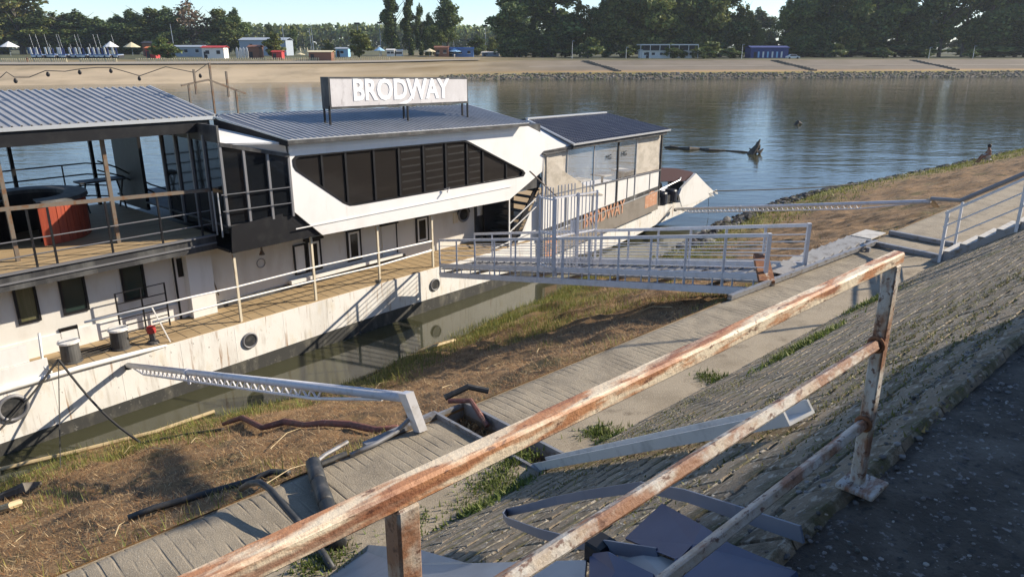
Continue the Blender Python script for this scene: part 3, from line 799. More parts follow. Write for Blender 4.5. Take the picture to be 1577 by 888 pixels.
# roof over the terrace
def ribbed(name, e0, e1, t1, t0, pitch, hgt, mtl, rows=1, par=None):
    e0, e1, t1, t0 = map(Vector, (e0, e1, t1, t0))
    L_ = (e1 - e0).length; n = max(2, int(L_ / pitch))
    up = (e1 - e0).cross(t0 - e0).normalized()
    if up.z < 0: up = -up
    prof = []
    for i in range(n):
        for (f, h) in ((.0, 0), (.62, 0), (.72, 1), (.88, 1), (.98, 0)):
            prof.append(((i + f) / n, h * hgt))
    prof.append((1, 0))
    b = MB(); k = len(prof)
    for j in range(rows + 1):
        for (t, h) in prof:
            w = j / rows
            b.v.append(e0.lerp(e1, t).lerp(t0.lerp(t1, t), w) + up * (h + (0.0)))
    for j in range(rows):
        for i in range(k - 1):
            b.f.append((j * k + i, j * k + i + 1, (j + 1) * k + i + 1, (j + 1) * k + i))
    o = b.build(name, mtl, par or BOAT)
    md = o.modifiers.new('thickness', 'SOLIDIFY'); md.thickness = .012
    return o
roof_l = ribbed('terrace_roof', (-3, 20.0, 7.34), (10.23, 20.0, 7.17), (9.9, 23.1, 7.83), (-3, 23.1, 7.98), .20, .035, M_ROOF)
ribbed('terrace_roof_back', (9.9, 23.1, 7.83), (-3, 23.1, 7.98), (-3, 26.6, 7.2), (9.9, 26.6, 7.05), .20, .035, M_ROOF)
MB().bar((-3, 20.0, 7.29), (10.23, 20.0, 7.12), .05, .09).build('eave_trim', M_ALU, BOAT)
MB().bar((-3, 20.12, 7.04), (10.1, 20.12, 6.95), .14, .40).build('eave_beam', M_BLACK, BOAT)
MB().bar((10.25, 20.0, 7.18), (9.92, 23.1, 7.86), .05, .05).build('verge_trim', M_ALU, BOAT)
MB().prism([(10.1, 20.2, 6.9), (9.9, 23.1, 7.6), (9.9, 26.5, 6.9), (9.9, 26.5, 6.5), (9.9, 20.2, 6.5)], (.1, 0, 0)).build('terrace_gable', M_FASCIA, BOAT)
MB().prism([(-3, 20.2, 7.05), (9.9, 20.2, 6.95), (9.9, 23.1, 7.55), (-3, 23.1, 7.75)], (0, 0, .02)).build('terrace_ceiling', M_FASCIA, BOAT)
# middle roof
roof_m = ribbed('saloon_roof', (11.4, 18.38, 6.53), (21.62, 18.38, 6.25), (21.4, 21.3, 6.76), (11.0, 21.3, 7.05), .20, .035, M_ROOF)
ribbed('saloon_roof_corner', (10.28, 20.02, 7.10), (11.4, 18.38, 6.528), (11.02, 21.3, 7.05), (11.0, 21.3, 7.05), .2, .03, M_ROOF)
ribbed('saloon_roof_back', (21.4, 21.3, 6.76), (11.0, 21.3, 7.05), (11.0, 26.4, 6.5), (21.4, 26.4, 6.3), .2, .035, M_ROOF)
MB().bar((11.4, 18.36, 6.47), (21.62, 18.36, 6.19), .05, .10).build('eave_gutter', M_FASCIA, BOAT)
MB().bar((11.4, 18.35, 6.53), (21.62, 18.35, 6.25), .03, .03).build('eave_trim', M_ALU, BOAT)
MB().prism([(10.2, 20.02, 7.08), (11.4, 18.36, 6.52), (11.4, 18.36, 6.36), (10.2, 20.02, 6.75)], (.05, .03, 0)).build('verge_fascia', M_BLACK, BOAT)
MB().bar((10.2, 20.0, 7.14), (11.4, 18.35, 6.54), .04, .04).build('verge_trim', M_ALU, BOAT)
MB().bar((21.62, 18.38, 6.22), (21.4, 21.3, 6.74), .06, .10).build('verge_trim', M_ALU, BOAT)
# saloon body behind the facade
MB().box(11.75, 22.9, 18.85, 26.2, 3.62, 6.1).build('saloon_body', M_FASCIA, BOAT)
# white facade with the bow-tie window opening
def fpt(x, y, m=18.7): return hull(x, y, m)
outer = [(11.62, 18.7, 6.42), (11.62, 18.7, 4.46), (12.52, 18.7, 3.60), fpt(784, 308), fpt(835, 264), fpt(836, 240), fpt(876, 226), (21.9, 18.7, 6.12)]
wpx = [(456, 241), (716, 217), (722, 219), (806, 262), (809, 266), (806, 271), (550, 315), (540, 316), (530, 312), (456, 262), (452, 255), (451, 247)]
hole = [fpt(x, y) for x, y in wpx]
facade = MB().ring(outer, hole, (0, .10, 0)).build('facade', M_FACADE, BOAT)
MB().ring([fpt(x, y, 18.69) + Vector(((1 if x < 600 else -1) * -.02, 0, .02 if y < 255 else -.02)) for x, y in wpx], [hull(x, y, 18.69).lerp(hull(620, 270, 18.69), .022) for x, y in wpx], (0, .14, 0)).build('window_surround', M_BLACK, facade)
# panes between mullions
top_l, top_r = fpt(453, 241, 18.76), fpt(718, 217, 18.76)
tip_r = fpt(808, 266, 18.76); bot_l = fpt(536, 315, 18.76); bot_r = fpt(806, 271, 18.76); lo_l = fpt(452, 260, 18.76)
def edge_z(x, top):
    if top:
        pts = [(top_l.x, top_l.z), (top_r.x, top_r.z), (tip_r.x, tip_r.z)]
    else:
        pts = [(lo_l.x, lo_l.z), (bot_l.x, bot_l.z), (bot_r.x, bot_r.z)]
    return float(np.interp(x, [q[0] for q in pts], [q[1] for q in pts]))
mull = [top_l.x, fpt(494, 240, 18.76).x, bot_l.x, fpt(578, 300, 18.76).x, fpt(616, 300, 18.76).x, fpt(653, 290, 18.76).x, fpt(687, 290, 18.76).x, top_r.x, fpt(743, 260, 18.76).x, fpt(779, 262, 18.76).x, tip_r.x]
for i in range(10):
    a, b = mull[i], mull[i + 1]
    MB().prism([(a, 18.77, edge_z(a, False)), (b, 18.77, edge_z(b, False)), (b, 18.77, edge_z(b, True)), (a, 18.77, edge_z(a, True))], (0, .012, 0)).build('pane', M_TINT, facade)
    if i in (1, 4, 5, 6, 7):
        for k in range(6):
            zz = edge_z(a, False) + (edge_z(a, True) - edge_z(a, False)) * (k + .7) / 6.5
            if i > 1: MB().box(a + .12, b - .12, 18.758, 18.766, zz, zz + .05).build('blind_slat', M_SLAT, facade)
    if i:
        MB().box(a - .035, a + .035, 18.72, 18.768, edge_z(a, False), edge_z(a, True)).build('mullion', M_BLACK, facade)
MB().tube([hull(684, 292, 18.62), hull(692, 289, 18.55), hull(689, 296, 18.5)], .03, 6).build('flood_lamp', M_GREY, facade)
MB().bar((11.62, 18.68, 3.95), (21.0, 18.68, 3.92), .02, .03).build('facade_drip_strip', M_FACADE, facade)
# black end panel, glass corner and side
MB().prism([(9.65, 18.78, 3.6), (12.5, 18.78, 3.6), (11.62, 18.78, 4.46), (9.72, 18.78, 4.33)], (0, .06, 0)).build('end_panel', M_BLACK, BOAT)
MB().box(9.6, 12.4, 18.84, 26.2, 3.62, 3.7).build('end_soffit', M_BLACK, BOAT)
MB().box(9.7, 11.7, 18.84, 26.2, 4.28, 4.33).build('glass_room_floor', M_FASCIA, BOAT)
gl = [(9.75, 19.0), (10.35, 18.91), (11.0, 18.82), (11.6, 18.74)]
gt = [6.50, 6.35, 6.2, 6.06]
for i in range(3):
    (xa, ya), (xb, yb) = gl[i], gl[i + 1]
    MB().prism([(xa, ya, 4.36), (xb, yb, 4.36), (xb, yb, gt[i + 1]), (xa, ya, gt[i])], (0, .015, 0)).build('glass_pane', M_GLASS, BOAT)
    MB().bar((xb, yb - .02, 4.33), (xb, yb - .02, gt[i + 1]), .07).build('glass_mullion', M_GREY, BOAT)
MB().bar((9.75, 18.98, 4.33), (9.75, 18.98, 6.55), .07).build('glass_mullion', M_GREY, BOAT)
MB().bar((9.75, 18.97, 6.52), (11.62, 18.70, 6.06), .08, .10).build('glass_head', M_FASCIA, BOAT)
MB().prism([(9.72, 19.05, 6.5), (11.6, 18.75, 6.06), (11.4, 18.5, 6.42), (10.25, 19.9, 6.8)], (0, 0, .04)).build('corner_soffit', M_FACADE, BOAT)
sy = [19.0, 19.8, 20.6, 21.5, 22.4]
for i in range(4):
    MB().prism([(9.75, sy[i], 4.05), (9.75, sy[i + 1], 4.05), (9.75, sy[i + 1], 6.6), (9.75, sy[i], 6.55)], (.015, 0, 0)).build('glass_pane', M_GLASS, BOAT)
    MB().bar((9.73, sy[i + 1], 4.05), (9.73, sy[i + 1], 6.7), .07).build('glass_mullion', M_GREY, BOAT)
MB().box(9.73, 9.79, 19.0, 26.0, 6.55, 7.0).build('side_head_panel', M_FASCIA, BOAT)
MB().box(9.7, 9.8, 24.0, 26.0, 4.05, 6.6).build('side_back_panel', M_BLACK, BOAT)
MB().box(9.76, 11.6, 22.4, 22.5, 4.05, 6.6).build('side_return_panel', M_FASCIA, BOAT)
for z in (4.75, 5.2):
    MB().bar((9.6, 18.9, z), (11.6, 18.66, z - .02), .022).build('glass_guard_rail', M_GREY, BOAT)
for (x, y) in [(9.55, 19.0), (9.58, 19.35)]:
    MB().bar((x, y, 4.04), (x, y, 5.25), .03).build('glass_guard_post', M_ALU, BOAT)

# roof sign
SY = 19.45
sl, sr_ = hull(505, 119, SY), hull(720, 120, SY)
bl, br = hull(505, 169, SY), hull(720, 159, SY)
sign = MB().prism([(sl.x, SY, bl.z), (sr_.x, SY, br.z), (sr_.x, SY, sr_.z), (sl.x, SY, sl.z)], (0, .40, 0)).build('roof_sign', M_FASCIA, BOAT, label='white lettered roof sign box on short black legs')
MB().prism([(sl.x + .05, SY - .012, bl.z + .07), (sr_.x - .05, SY - .012, br.z + .07), (sr_.x - .05, SY - .012, sr_.z - .05), (sl.x + .05, SY - .012, sl.z - .05)], (0, .012, 0)).build('sign_face', M_SIGNFACE, sign)
xd = Vector((sr_.x - sl.x, 0, (br.z - bl.z + sr_.z - sl.z) / 2)).normalized()
t0 = hull(545, 156, SY - .014); t1 = hull(692, 151, SY - .014); th = hull(545, 121, SY - .014)
text_mesh('sign_letters', 'BRODWAY', M_LETTER, sign, t0 + Vector((0, 0, 0)), xd, (0, 0, 1), th.z - t0.z, (t1 - t0).length, .03, .028)
tail = [hull(x, y, SY - .03) for x, y in [(614, 160), (628, 154), (634, 146), (634, 154), (626, 160)]]
MB().prism(tail, (0, .012, 0)).build('letter_flourish', M_LETTER, sign)
for px in (500, 508, 622, 628, 712, 720):
    c = hull(px, 178, SY + (.05 if px in (508, 628, 720) else .36))
    MB().bar((c.x, c.y, 6.3), (c.x, c.y, bl.z + .1 if px < 600 else br.z + .15), .05).build('sign_leg', M_BLACK, sign)
# brown light frame on the roof with string of bulbs
lm = 21.6
def lf(x, y): return hull(x, y, lm)
for a, b in [((322, 97), (331, 168)), ((290, 129), (294, 152)), ((363, 138), (370, 183)), ((298, 107), (302, 126)), ((348, 110), (349, 131))]:
    p, q = lf(*a), lf(*b)
    MB().bar(p, (p.x, q.y, q.z - .35), .05).build('light_frame_post', M_BROWNPOST, BOAT)
MB().bar(lf(279, 132), lf(321, 123), .05).build('light_frame_bar', M_BROWNPOST, BOAT)
MB().bar(lf(321, 123), lf(378, 144), .05).build('light_frame_bar', M_BROWNPOST, BOAT)
cab = [(0, 120), (10, 111), (22, 119), (45, 119), (70, 109), (100, 110), (125, 106), (150, 104), (170, 104), (195, 111), (215, 117), (255, 103), (300, 112), (320, 98)]
cable = MB().tube([hull(x, y, 21.6) for x, y in cab], .012, 5).build('light_string', M_ROPE, BOAT)
for (x, y) in [(23, 120), (73, 110), (122, 107), (170, 105), (214, 117), (308, 113)]:
    MB().lathe(hull(x, y, 21.6) + Vector((0, 0, -.13)), [(.02, 0), (.045, .03), (.045, .07), (.02, .12)], 8).build('bulb_holder', M_BLACK, cable)

# canvas-walled terrace at the bow end
TM = 18.75
ten0, ten1 = 22.95, 32.0
MB().box(ten0, 31.9, 18.95, 26.3, 1.4, 1.47).build('fore_deck', M_DECK, BOAT)
roof_r = ribbed('fore_terrace_roof', (24.6, 18.45, 5.22), (32.1, 18.45, 5.2), (31.3, 21.6, 5.82), (25.3, 21.6, 5.93), .17, .03, M_ROOFN, 1)
ribbed('fore_terrace_roof_back', (31.3, 21.6, 5.82), (25.3, 21.6, 5.93), (25.3, 26.3, 5.2), (31.3, 26.3, 5.1), .17, .03, M_ROOFN)
for j in range(1, 18):
    w = j / 18
    a = Vector((24.6, 18.45, 5.22)).lerp(Vector((25.3, 21.6, 5.93)), w); b = Vector((32.1, 18.45, 5.2)).lerp(Vector((31.3, 21.6, 5.82)), w)
    MB().bar(a + Vector((0, 0, .022)), b + Vector((0, 0, .018)), .015, .026).build('tile_step', M_ROOFN, roof_r)
MB().bar((24.5, 18.42, 5.18), (32.15, 18.42, 5.16), .06, .07).build('eave_trim', M_ALU, BOAT)
MB().bar((25.3, 21.6, 5.97), (31.3, 21.6, 5.86), .16, .06).build('ridge_cap', M_ALU, BOAT)
MB().bar((24.55, 18.43, 5.2), (25.28, 21.6, 5.93), .06, .07).build('verge_trim', M_ALU, BOAT)
MB().bar((24.6, 18.55, 5.05), (32.0, 18.55, 5.03), .10, .14).build('eave_beam', M_FASCIA, BOAT)
MB().prism([(23.2, 18.72, 4.9), (24.9, 18.72, 5.1), (25.35, 21.6, 5.85), (23.2, 21.6, 5.85)], (0, 0, .03)).build('fore_soffit', M_FACADE, BOAT)
MB().prism([(22.8, 18.62, 4.98), (22.95, 18.6, 5.06), (24.8, 18.55, 5.10), (24.8, 18.55, 4.98), (23.0, 18.6, 4.9)], (0, .2, 0)).build('awning_bracket', M_FASCIA, BOAT)
MB().bar((22.95, TM, 4.93), (32.05, TM, 5.0), .06, .07).build('canvas_head_bar', M_GREY, BOAT)
px_posts = [836, 874, 915, 952, 980, 1018]
xs = [hull(px, 240, TM).x for px in px_posts]
for i, x in enumerate(xs):
    MB().bar((x, TM, 1.5), (x, TM, 4.95), .07 if i in (0, 3, 5) else .045).build('canvas_post', M_FASCIA if i in (3, 5) else M_ALU, BOAT)
MB().bar((22.95, TM - .03, 3.24), (32.0, TM - .03, 3.24), .04, .05).build('canvas_rail', M_GREY, BOAT)
mats_c = [M_TARP, M_VINYL, M_VINYL, M_VINYL, M_TARP]
rsx = np.random.RandomState(4)
for i in range(5):
    a, b = xs[i] + .04, xs[i + 1] - .04
    us = np.linspace(a, b, 14); vs_ = np.linspace(3.28, 4.9, 12)
    V, Fc = grid(us, vs_, lambda u, w: TM + .02 + .05 * fbm(u * 2.3 + i * 7, w * 2.3, 3))
    V = V[:, [0, 2, 1]]
    np_mesh('canvas_panel', V, Fc, None, mats_c[i], True, parent=BOAT)
fold = [hull(842, 240, TM - .03), hull(866, 262, TM - .08), hull(900, 285, TM - .05), hull(930, 300, TM - .03), hull(842, 302, TM - .03)]
MB().prism(fold, (0, .02, 0)).build('folded_canvas', M_TARP, BOAT)
MB().box(22.97, 31.95, TM + .01, TM + .04, 2.15, 3.22).build('parapet_panel', M_WHITE, BOAT)
for px in (933, 966, 1000):
    x = hull(px, 290, TM).x; BX(x - .02, x + .02, TM - .01, TM + .009, 2.2, 3.22).build('parapet_post', M_GREY, BOAT)
MB().prism([(22.97, TM - .01, 1.66), (31.95, TM - .01, 2.28), (31.95, TM - .01, 2.46), (22.97, TM - .01, 1.86)], (0, .05, 0)).build('dark_band', M_FASCIA, BOAT)  # dark band between the parapet and the banner
MB().prism([(22.97, TM + .012, 1.4), (31.95, TM + .012, 1.4), (31.95, TM + .012, 2.4), (22.97, TM + .012, 2.3)], (0, .02, 0)).build('parapet_base', M_WHITE, BOAT)
MB().bar((22.97, TM - .04, 1.62), (31.95, TM - .04, 2.26), .03, .03).build('banner_rail', M_ALU, BOAT)
# banner
bq = [hull(836, 399, TM - .03), hull(1013, 322, TM - .03), hull(1013, 294, TM - .03), hull(836, 366, TM - .03)]
banner = MB().prism(bq, (0, .012, 0)).build('banner', M_BANNER, BOAT, label='taupe banner with orange lettering along the fore terrace')
b0 = hull(899, 350, TM - .045); b1 = hull(962, 325, TM - .045)
text_mesh('banner_letters', 'BRODWAY', M_ORANGE, banner, b0 + Vector((0, 0, -.05)), b1 - b0, (0, 0, 1), .62, (b1 - b0).length, .01, .02)
for (x0, y0, x1, y1) in [(840, 372, 858, 392), (994, 303, 1011, 316)]:
    a, b = hull(x0, y0, TM - .036), hull(x1, y1, TM - .036)
    MB().prism([(a.x, TM - .036, b.z), (b.x, TM - .036, b.z + .06), (b.x, TM - .036, a.z + .12), ((a.x + b.x) / 2, TM - .036, a.z + .2), (a.x, TM - .036, a.z)], (0, .006, 0)).build('banner_emblem', M_ORANGE, banner)
p0 = hull(842, 397, TM - .045)
text_mesh('banner_small_letters', 'BRO', M_BANNER, banner, p0 + Vector((.05, 0, .25)), (1, 0, .2), (0, 0, 1), .35, .5, .008, .01)
for (x, y, tx) in [(933, 247, 'MG'), (957, 241, 'HG')]:
    c = hull(x, y, TM - .005); text_mesh('canvas_letters', tx, M_BLACK, BOAT, c, (1, 0, .02), (0, 0, 1), .22, .42, .006)
# tables inside the canvas terrace
for x in (26.8, 28.6, 30.3):
    t = thing('cafe_table', 'white square cafe table behind the clear canvas wall', 'table', (x, 19.8, 1.47), 'B', 'tables in the fore terrace')
    MB().box(x - .4, x + .4, 19.4, 20.2, 3.28, 3.34).build('table_top', M_WHITE, t)
    MB().bar((x, 19.8, 1.47), (x, 19.8, 3.28), .08).build('table_leg', M_GREY, t)
# bow: bulwark, cover, tanks, tattered ends
bw = MB().prism([hull(1050, 318, 18.88), hull(1046, 300, 18.88), hull(1050, 290, 18.88), hull(1072, 267, 18.88), hull(1087, 283, 18.88), hull(1101, 296, 18.88), hull(1090, 304, 18.88), hull(1070, 312, 18.88)], (0, .14, 0)).build('bow_bulwark', M_WHITE, BOAT)
for (x, y) in [(1104, 294), (1105, 298), (1099, 302), (1096, 304)]:
    p = hull(1092, 297, 18.86); MB().prism([p, hull(x, y - 2, 18.84), hull(x + 1, y + 1, 18.84)], (0, .015, 0)).build('tattered_strip', M_WHITE, bw)
MB().prism([hull(1014, 258, 19.1), hull(1040, 259, 19.1), hull(1064, 264, 19.1), hull(1072, 268, 19.1), hull(1056, 279, 19.1), hull(1014, 279, 19.1)], (0, 2.4, -.35)).build('bow_cover', M_MAROON, BOAT)
MB().box(32.1, 34.4, 19.0, 19.2, 1.35, 1.75).build('bow_locker', M_FASCIA, BOAT)
for i, (x, y) in enumerate([(1022, 307), (1037, 302)]):
    c = hull(x, y, 19.0)
    MB().lathe((c.x, 19.15, 1.36), [(.30, 0), (.32, .05), (.32, .55), (.28, .62)], 16).build('plastic_drum', M_TANK, BOAT, smooth=False)
c = hull(1045, 293, 19.5); MB().lathe((c.x, 19.7, 1.36), [(.42, 0), (.42, .9), (.36, 1.05)], 18).build('buoy_drum', M_HOSE, BOAT)
c = hull(1020, 282, 19.6); MB().torus((33.2, 19.7, 2.0), (.2, 1, .3), .34, .13, 18, 8).build('tyre_fender', M_HOSE, BOAT, smooth=True)
MB().tube([hull(1012, 294, 18.8), hull(1047, 277, 18.9), hull(1049, 272, 19.2)], .035, 6).build('bow_hand_rail', M_ALU, BOAT)
MB().tube([hull(1025, 277, 19.4), hull(1036, 270, 19.6), hull(1047, 278, 19.0)], .03, 6).build('bow_hand_rail', M_ALU, BOAT)
MB().tube([hull(1035, 318, 18.85), hull(1020, 338, 18.84), hull(1008, 352, 18.84)], .015, 5).build('hanging_rope', M_ROPE, BOAT)
MB().tube([hull(1091, 304, 18.85), hull(1091, 330, 18.85)], .012, 5).build('hanging_rope', M_ROPE, BOAT)
# stair between the saloon and fore terrace
for i in range(9):
    t = i / 8
    MB().box(21.3 + 1.6 * t, 21.62 + 1.6 * t, 18.95, 20.3, 1.62 + 2.1 * t, 1.66 + 2.1 * t).build('stair_tread', M_FASCIA, BOAT)
MB().bar((21.2, 18.95, 1.55), (23.1, 18.95, 3.95), .05, .2).build('stair_stringer', M_BLACK, BOAT)
MB().prism([(21.7, 18.97, 1.53), (23.0, 18.97, 1.53), (23.0, 18.97, 3.4)], (0, .03, 0)).build('stair_side_panel', M_WHITE, BOAT)
MB().box(21.2, 23.0, 20.32, 20.4, 1.5, 5.4).build('stair_back_wall', M_TINT, BOAT)
MB().bar((21.12, 18.9, 1.5), (21.12, 18.9, 3.45), .05).build('stair_post', M_WHITE, BOAT)
for (a, b) in [((784, 345), (834, 297)), ((784, 358), (834, 310))]:
    MB().bar(hull(a[0], a[1], 18.88), hull(b[0], b[1], 18.88), .035).build('stair_rail', M_WHITE, BOAT)
MB().bar(hull(760, 383, 18.88), hull(835, 350, 18.88), .03).build('stair_rail', M_WHITE, BOAT)
# things standing on the terrace
tub = thing('round_bar_booth', 'round red wooden booth with dark rim on the covered terrace', 'booth', (6.2, 22.9, 4.035), 'B')
def arc(r, a0, a1, n): return [(6.2 + r * math.cos(t), 22.9 + r * math.sin(t)) for t in np.linspace(a0, a1, n)]
A0, A1 = RAD(-99), RAD(215)
nseg = 34
o_, i_ = arc(1.35, A0, A1, nseg + 1), arc(.85, A0, A1, nseg + 1)
for k in range(nseg):
    b = MB(); (ax, ay), (bx_, by_) = o_[k], o_[k + 1]
    cxm, cym = (ax + bx_) / 2 - 6.2, (ay + by_) / 2 - 22.9; ln = math.hypot(cxm, cym); nx, ny = cxm / ln * .03, cym / ln * .03
    ex, ey = (bx_ - ax) * .04, (by_ - ay) * .04
    b.add([(ax + ex, ay + ey, 4.05), (bx_ - ex, by_ - ey, 4.05), (bx_ - ex, by_ - ey, 5.1), (ax + ex, ay + ey, 5.1), (ax + ex - nx, ay + ey - ny, 4.05), (bx_ - ex - nx, by_ - ey - ny, 4.05), (bx_ - ex - nx, by_ - ey - ny, 5.1), (ax + ex - nx, ay + ey - ny, 5.1)],
          [(0, 1, 2, 3), (4, 7, 6, 5), (0, 4, 5, 1), (1, 5, 6, 2), (2, 6, 7, 3), (3, 7, 4, 0)])
    b.build('stave', M_REDWOOD, tub)
b = MB(); n = nseg + 1
b.v = [Vector((x, y, 5.1)) for x, y in arc(1.42, A0, A1, n)] + [Vector((x, y, 5.1)) for x, y in i_] + [Vector((x, y, 5.2)) for x, y in arc(1.40, A0, A1, n)] + [Vector((x, y, 5.2)) for x, y in i_]
for k in range(nseg):
    b.f += [(k, k + 1, n + k + 1, n + k), (2 * n + k, 3 * n + k, 3 * n + k + 1, 2 * n + k + 1), (k, 2 * n + k, 2 * n + k + 1, k + 1), (n + k, n + k + 1, 3 * n + k + 1, 3 * n + k)]
b.build('rim', M_FASCIA, tub)
b = MB(); b.v = [Vector((x, y, 4.05)) for x, y in i_] + [Vector((x, y, 5.1)) for x, y in i_]; b.f = [(k, k + 1, n + k + 1, n + k) for k in range(nseg)]
b.build('inner_wall', M_BLACK, tub)
tab = thing('folding_table', 'dark folding table leaning on the far terrace rail', 'table', (9.0, 25.2, 4.035), 'B')
c = Vector((9.0, 25.2, 4.9))
MB().box(8.2, 9.6, 24.9, 25.5, 4.95, 5.0).build('table_top', M_FASCIA, tab)
for x in (8.35, 9.45):
    MB().bar((x, 24.95, 4.03), (x, 25.45, 4.95), .04).build('table_leg', M_BLACK, tab)
    MB().bar((x, 25.45, 4.03), (x, 24.95, 4.95), .04).build('table_leg', M_BLACK, tab)
# ------------------------------------------------------------------ gangway (world frame)
N0, N1 = Vector((-2.45, 24.40, 1.78)), Vector((5.2, 14.66, 4.38))
D_ = (N1 - N0); DH = Vector((D_.x, D_.y, 0)).normalized(); SIDE = Vector((-DH.y, DH.x, 0)); 
if SIDE.y < 0: SIDE = -SIDE
W_ = 1.45
gw = thing('gangway', 'long grey-painted railed gangway from the bank to the boat deck', 'gangway', ((N0 + N1) / 2).to_tuple()[:2] + (1.7,))
Z = Vector((0, 0, 1))
fl = MB().prism([N0 + SIDE * .05, N1 + SIDE * .05, N1 + SIDE * (W_ - .05), N0 + SIDE * (W_ - .05)], (0, 0, -.04)).build('walking_surface', M_STEEL, gw)
for k in range(30):
    p = N0.lerp(N1, (k + .5) / 30) + Z * .012
    MB().bar(p + SIDE * .1, p + SIDE * (W_ - .1), .03, .02).build('cleat', M_STEEL, fl)
for off in (0, W_):
    o = SIDE * off
    MB().bar(N0 + o - Z * .22, N1 + o - Z * .22, .08, .16).build('bottom_chord', M_GANG, gw)
    MB().bar(N0 + o + Z * .10, N1 + o + Z * .10, .05, .13).build('toe_board', M_GANG, gw)
    MB().bar(N0 + o + Z * .98, N1 + o + Z * .98, .055, .075).build('top_rail', M_GANG, gw)
    for h in (.30, .46, .62, .78):
        MB().bar(N0 + o + Z * h, N1 + o + Z * h, .020).build('mid_rail', M_GANG, gw)
    npost = 13
    for k in range(npost):
        p = N0.lerp(N1, k / (npost - 1)) + o
        MB().bar(p - Z * .28, p + Z * (.98 if k < npost - 1 else 1.02), .05 if k not in (5, 6, npost - 1) else .075).build('post', M_GANG, gw)
    for k in range(24):
        p = N0.lerp(N1, (k + .5) / 24) + o
        MB().bar(p - Z * .15, p + Z * .05, .03).build('chord_web', M_GANG, gw)
for k in range(9):
    p = N0.lerp(N1, k / 8) - Z * .2
    MB().bar(p, p + SIDE * W_, .05, .07).build('cross_member', M_GANG, gw)
p = N1 - DH * .25
MB().prism([p - Z * .28, p + DH * .35 - Z * .28, p + DH * .42 - Z * .62, p + DH * .2 - Z * .62], SIDE * .10).build('support_foot', M_GANG, gw)
# gate of white bars across the gangway
gt_ = thing('gangway_gate', 'tall white barred security gate standing across the gangway', 'gate', (N0.lerp(N1, .49)).to_tuple())
GP = N0.lerp(N1, .475)
HG = 2.15
def gate_leaf(a, b, z0, z1, n, par):
    for p in (a, b):
        MB().bar(p + Z * z0, p + Z * z1, .06).build('gate_stile', M_GANG, par)
    for h in (z0 + .05, (z0 + z1) / 2, z1 - .05):
        MB().bar(a + Z * h, b + Z * h, .04).build('gate_cross_rail', M_GANG, par)
    for k in range(1, n):
        p = a.lerp(b, k / n)
        MB().bar(p + Z * z0, p + Z * (z1 + .28), .026).build('gate_bar', M_GANG, par)
gate_leaf(GP - SIDE * .05, GP + SIDE * (W_ * .55), -.1, HG, 7, gt_)
gate_leaf(GP + SIDE * (W_ * .55) + DH * .03, GP + SIDE * (W_ + .05) + DH * .03, -.1, HG, 5, gt_)
gate_leaf(GP - SIDE * .06 + DH * .05, GP - SIDE * .10 - DH * .55, .1, HG - .05, 6, gt_)
MB().bar(GP + Z * HG, GP - SIDE * .1 - DH * 1.0 + Z * (HG + .55), .03).build('gate_spike', M_BROWNPOST, gt_)
MB().prism([GP + SIDE * .6 - DH * .03 + Z * 1.05, GP + SIDE * .85 - DH * .03 + Z * 1.05, GP + SIDE * .85 - DH * .03 + Z * 1.4, GP + SIDE * .6 - DH * .03 + Z * 1.4], DH * .01).build('gate_notice', M_LETTER, gt_)
# landing stair lying along the path edge, beams, stair up the slope
st = thing('metal_stair', 'worn white metal stair lying from the gangway foot along the path edge', 'stair', (16, 6.95, 4.4), 'S')
for i in range(9):
    s0 = 14.5 + i * .46
    MB().prism([(s0, 6.95, 4.41), (s0 + .30, 6.95, 4.50), (s0 + .31, 6.95, 4.48), (s0 + .01, 6.95, 4.39)], (0, .50, 0)).build('tread', M_STEP, st)
    MB().prism([(s0 + .30, 6.95, 4.50), (s0 + .36, 6.95, 4.38), (s0 + .345, 6.95, 4.38), (s0 + .285, 6.95, 4.49)], (0, .50, 0)).build('riser', M_STEEL, st)
    MB().prism([(s0 + .02, 6.93, 4.38), (s0 + .30, 6.93, 4.38), (s0 + .30, 6.93, 4.48)], (0, .015, 0)).build('side_cheek', M_STEEL, st)
MB().box(18.6, 19.5, 6.9, 7.4, 4.47, 4.50).build('end_plank', M_STEP, st)
MB().bar((12.2, 6.93, 4.46), (18.4, 6.68, 4.5), .09, .09).build('stringer', M_STEEL, st)
MB().bar((14.3, 7.47, 4.36), (19.3, 7.45, 4.40), .05, .12).build('stringer', M_STEEL, st)
MB().bar((13.55, 6.9, 4.45), (14.5, 7.6, 4.7), .3, .12).build('hinge_plate', M_RUST, st)
MB().bar((17.7, 6.6, 4.12), (17.7, 6.6, 4.5), .09).build('support_leg', M_STEEL, st)
for s0 in (18.35, 19.75):
    MB().bar((s0, 6.9, 4.47), (s0 - .2, 5.0, 4.47), .12, .10).build('base_beam', M_STEEL, st)
us = thing('slope_stair', 'white metal stair with handrail climbing the paved slope', 'stair', (18.6, 4, 4.4), 'S')
n_up = 13
def sl(n): return 7.35 - (n - .95) * K
for i in range(n_up):
    n0 = 5.05 - i * .31
    z0 = sl(n0) + .12
    for k, s0 in enumerate((17.75,)):
        MB().box(s0, s0 + 1.1, n0 - .33, n0, z0 + .10, z0 + .13).build('tread', M_STEP, us)
        MB().prism([(s0, n0, z0 - .1), (s0, n0, z0 + .12), (s0, n0 - .3, z0 + .12)], (.03, 0, 0)).build('tread_bracket', M_STEEL, us)
for s0 in (17.72, 18.86):
    MB().bar((s0, 5.2, sl(5.2) + .06), (s0, .9, sl(.9) + .06), .06, .14).build('stringer', M_STEEL, us)
hs = 17.66
for n0 in (5.05, 3.75, 2.45, 1.15):
    MB().bar((hs, n0, sl(n0)), (hs, n0, sl(n0) + 1.15), .06).build('rail_post', M_GANG, us)
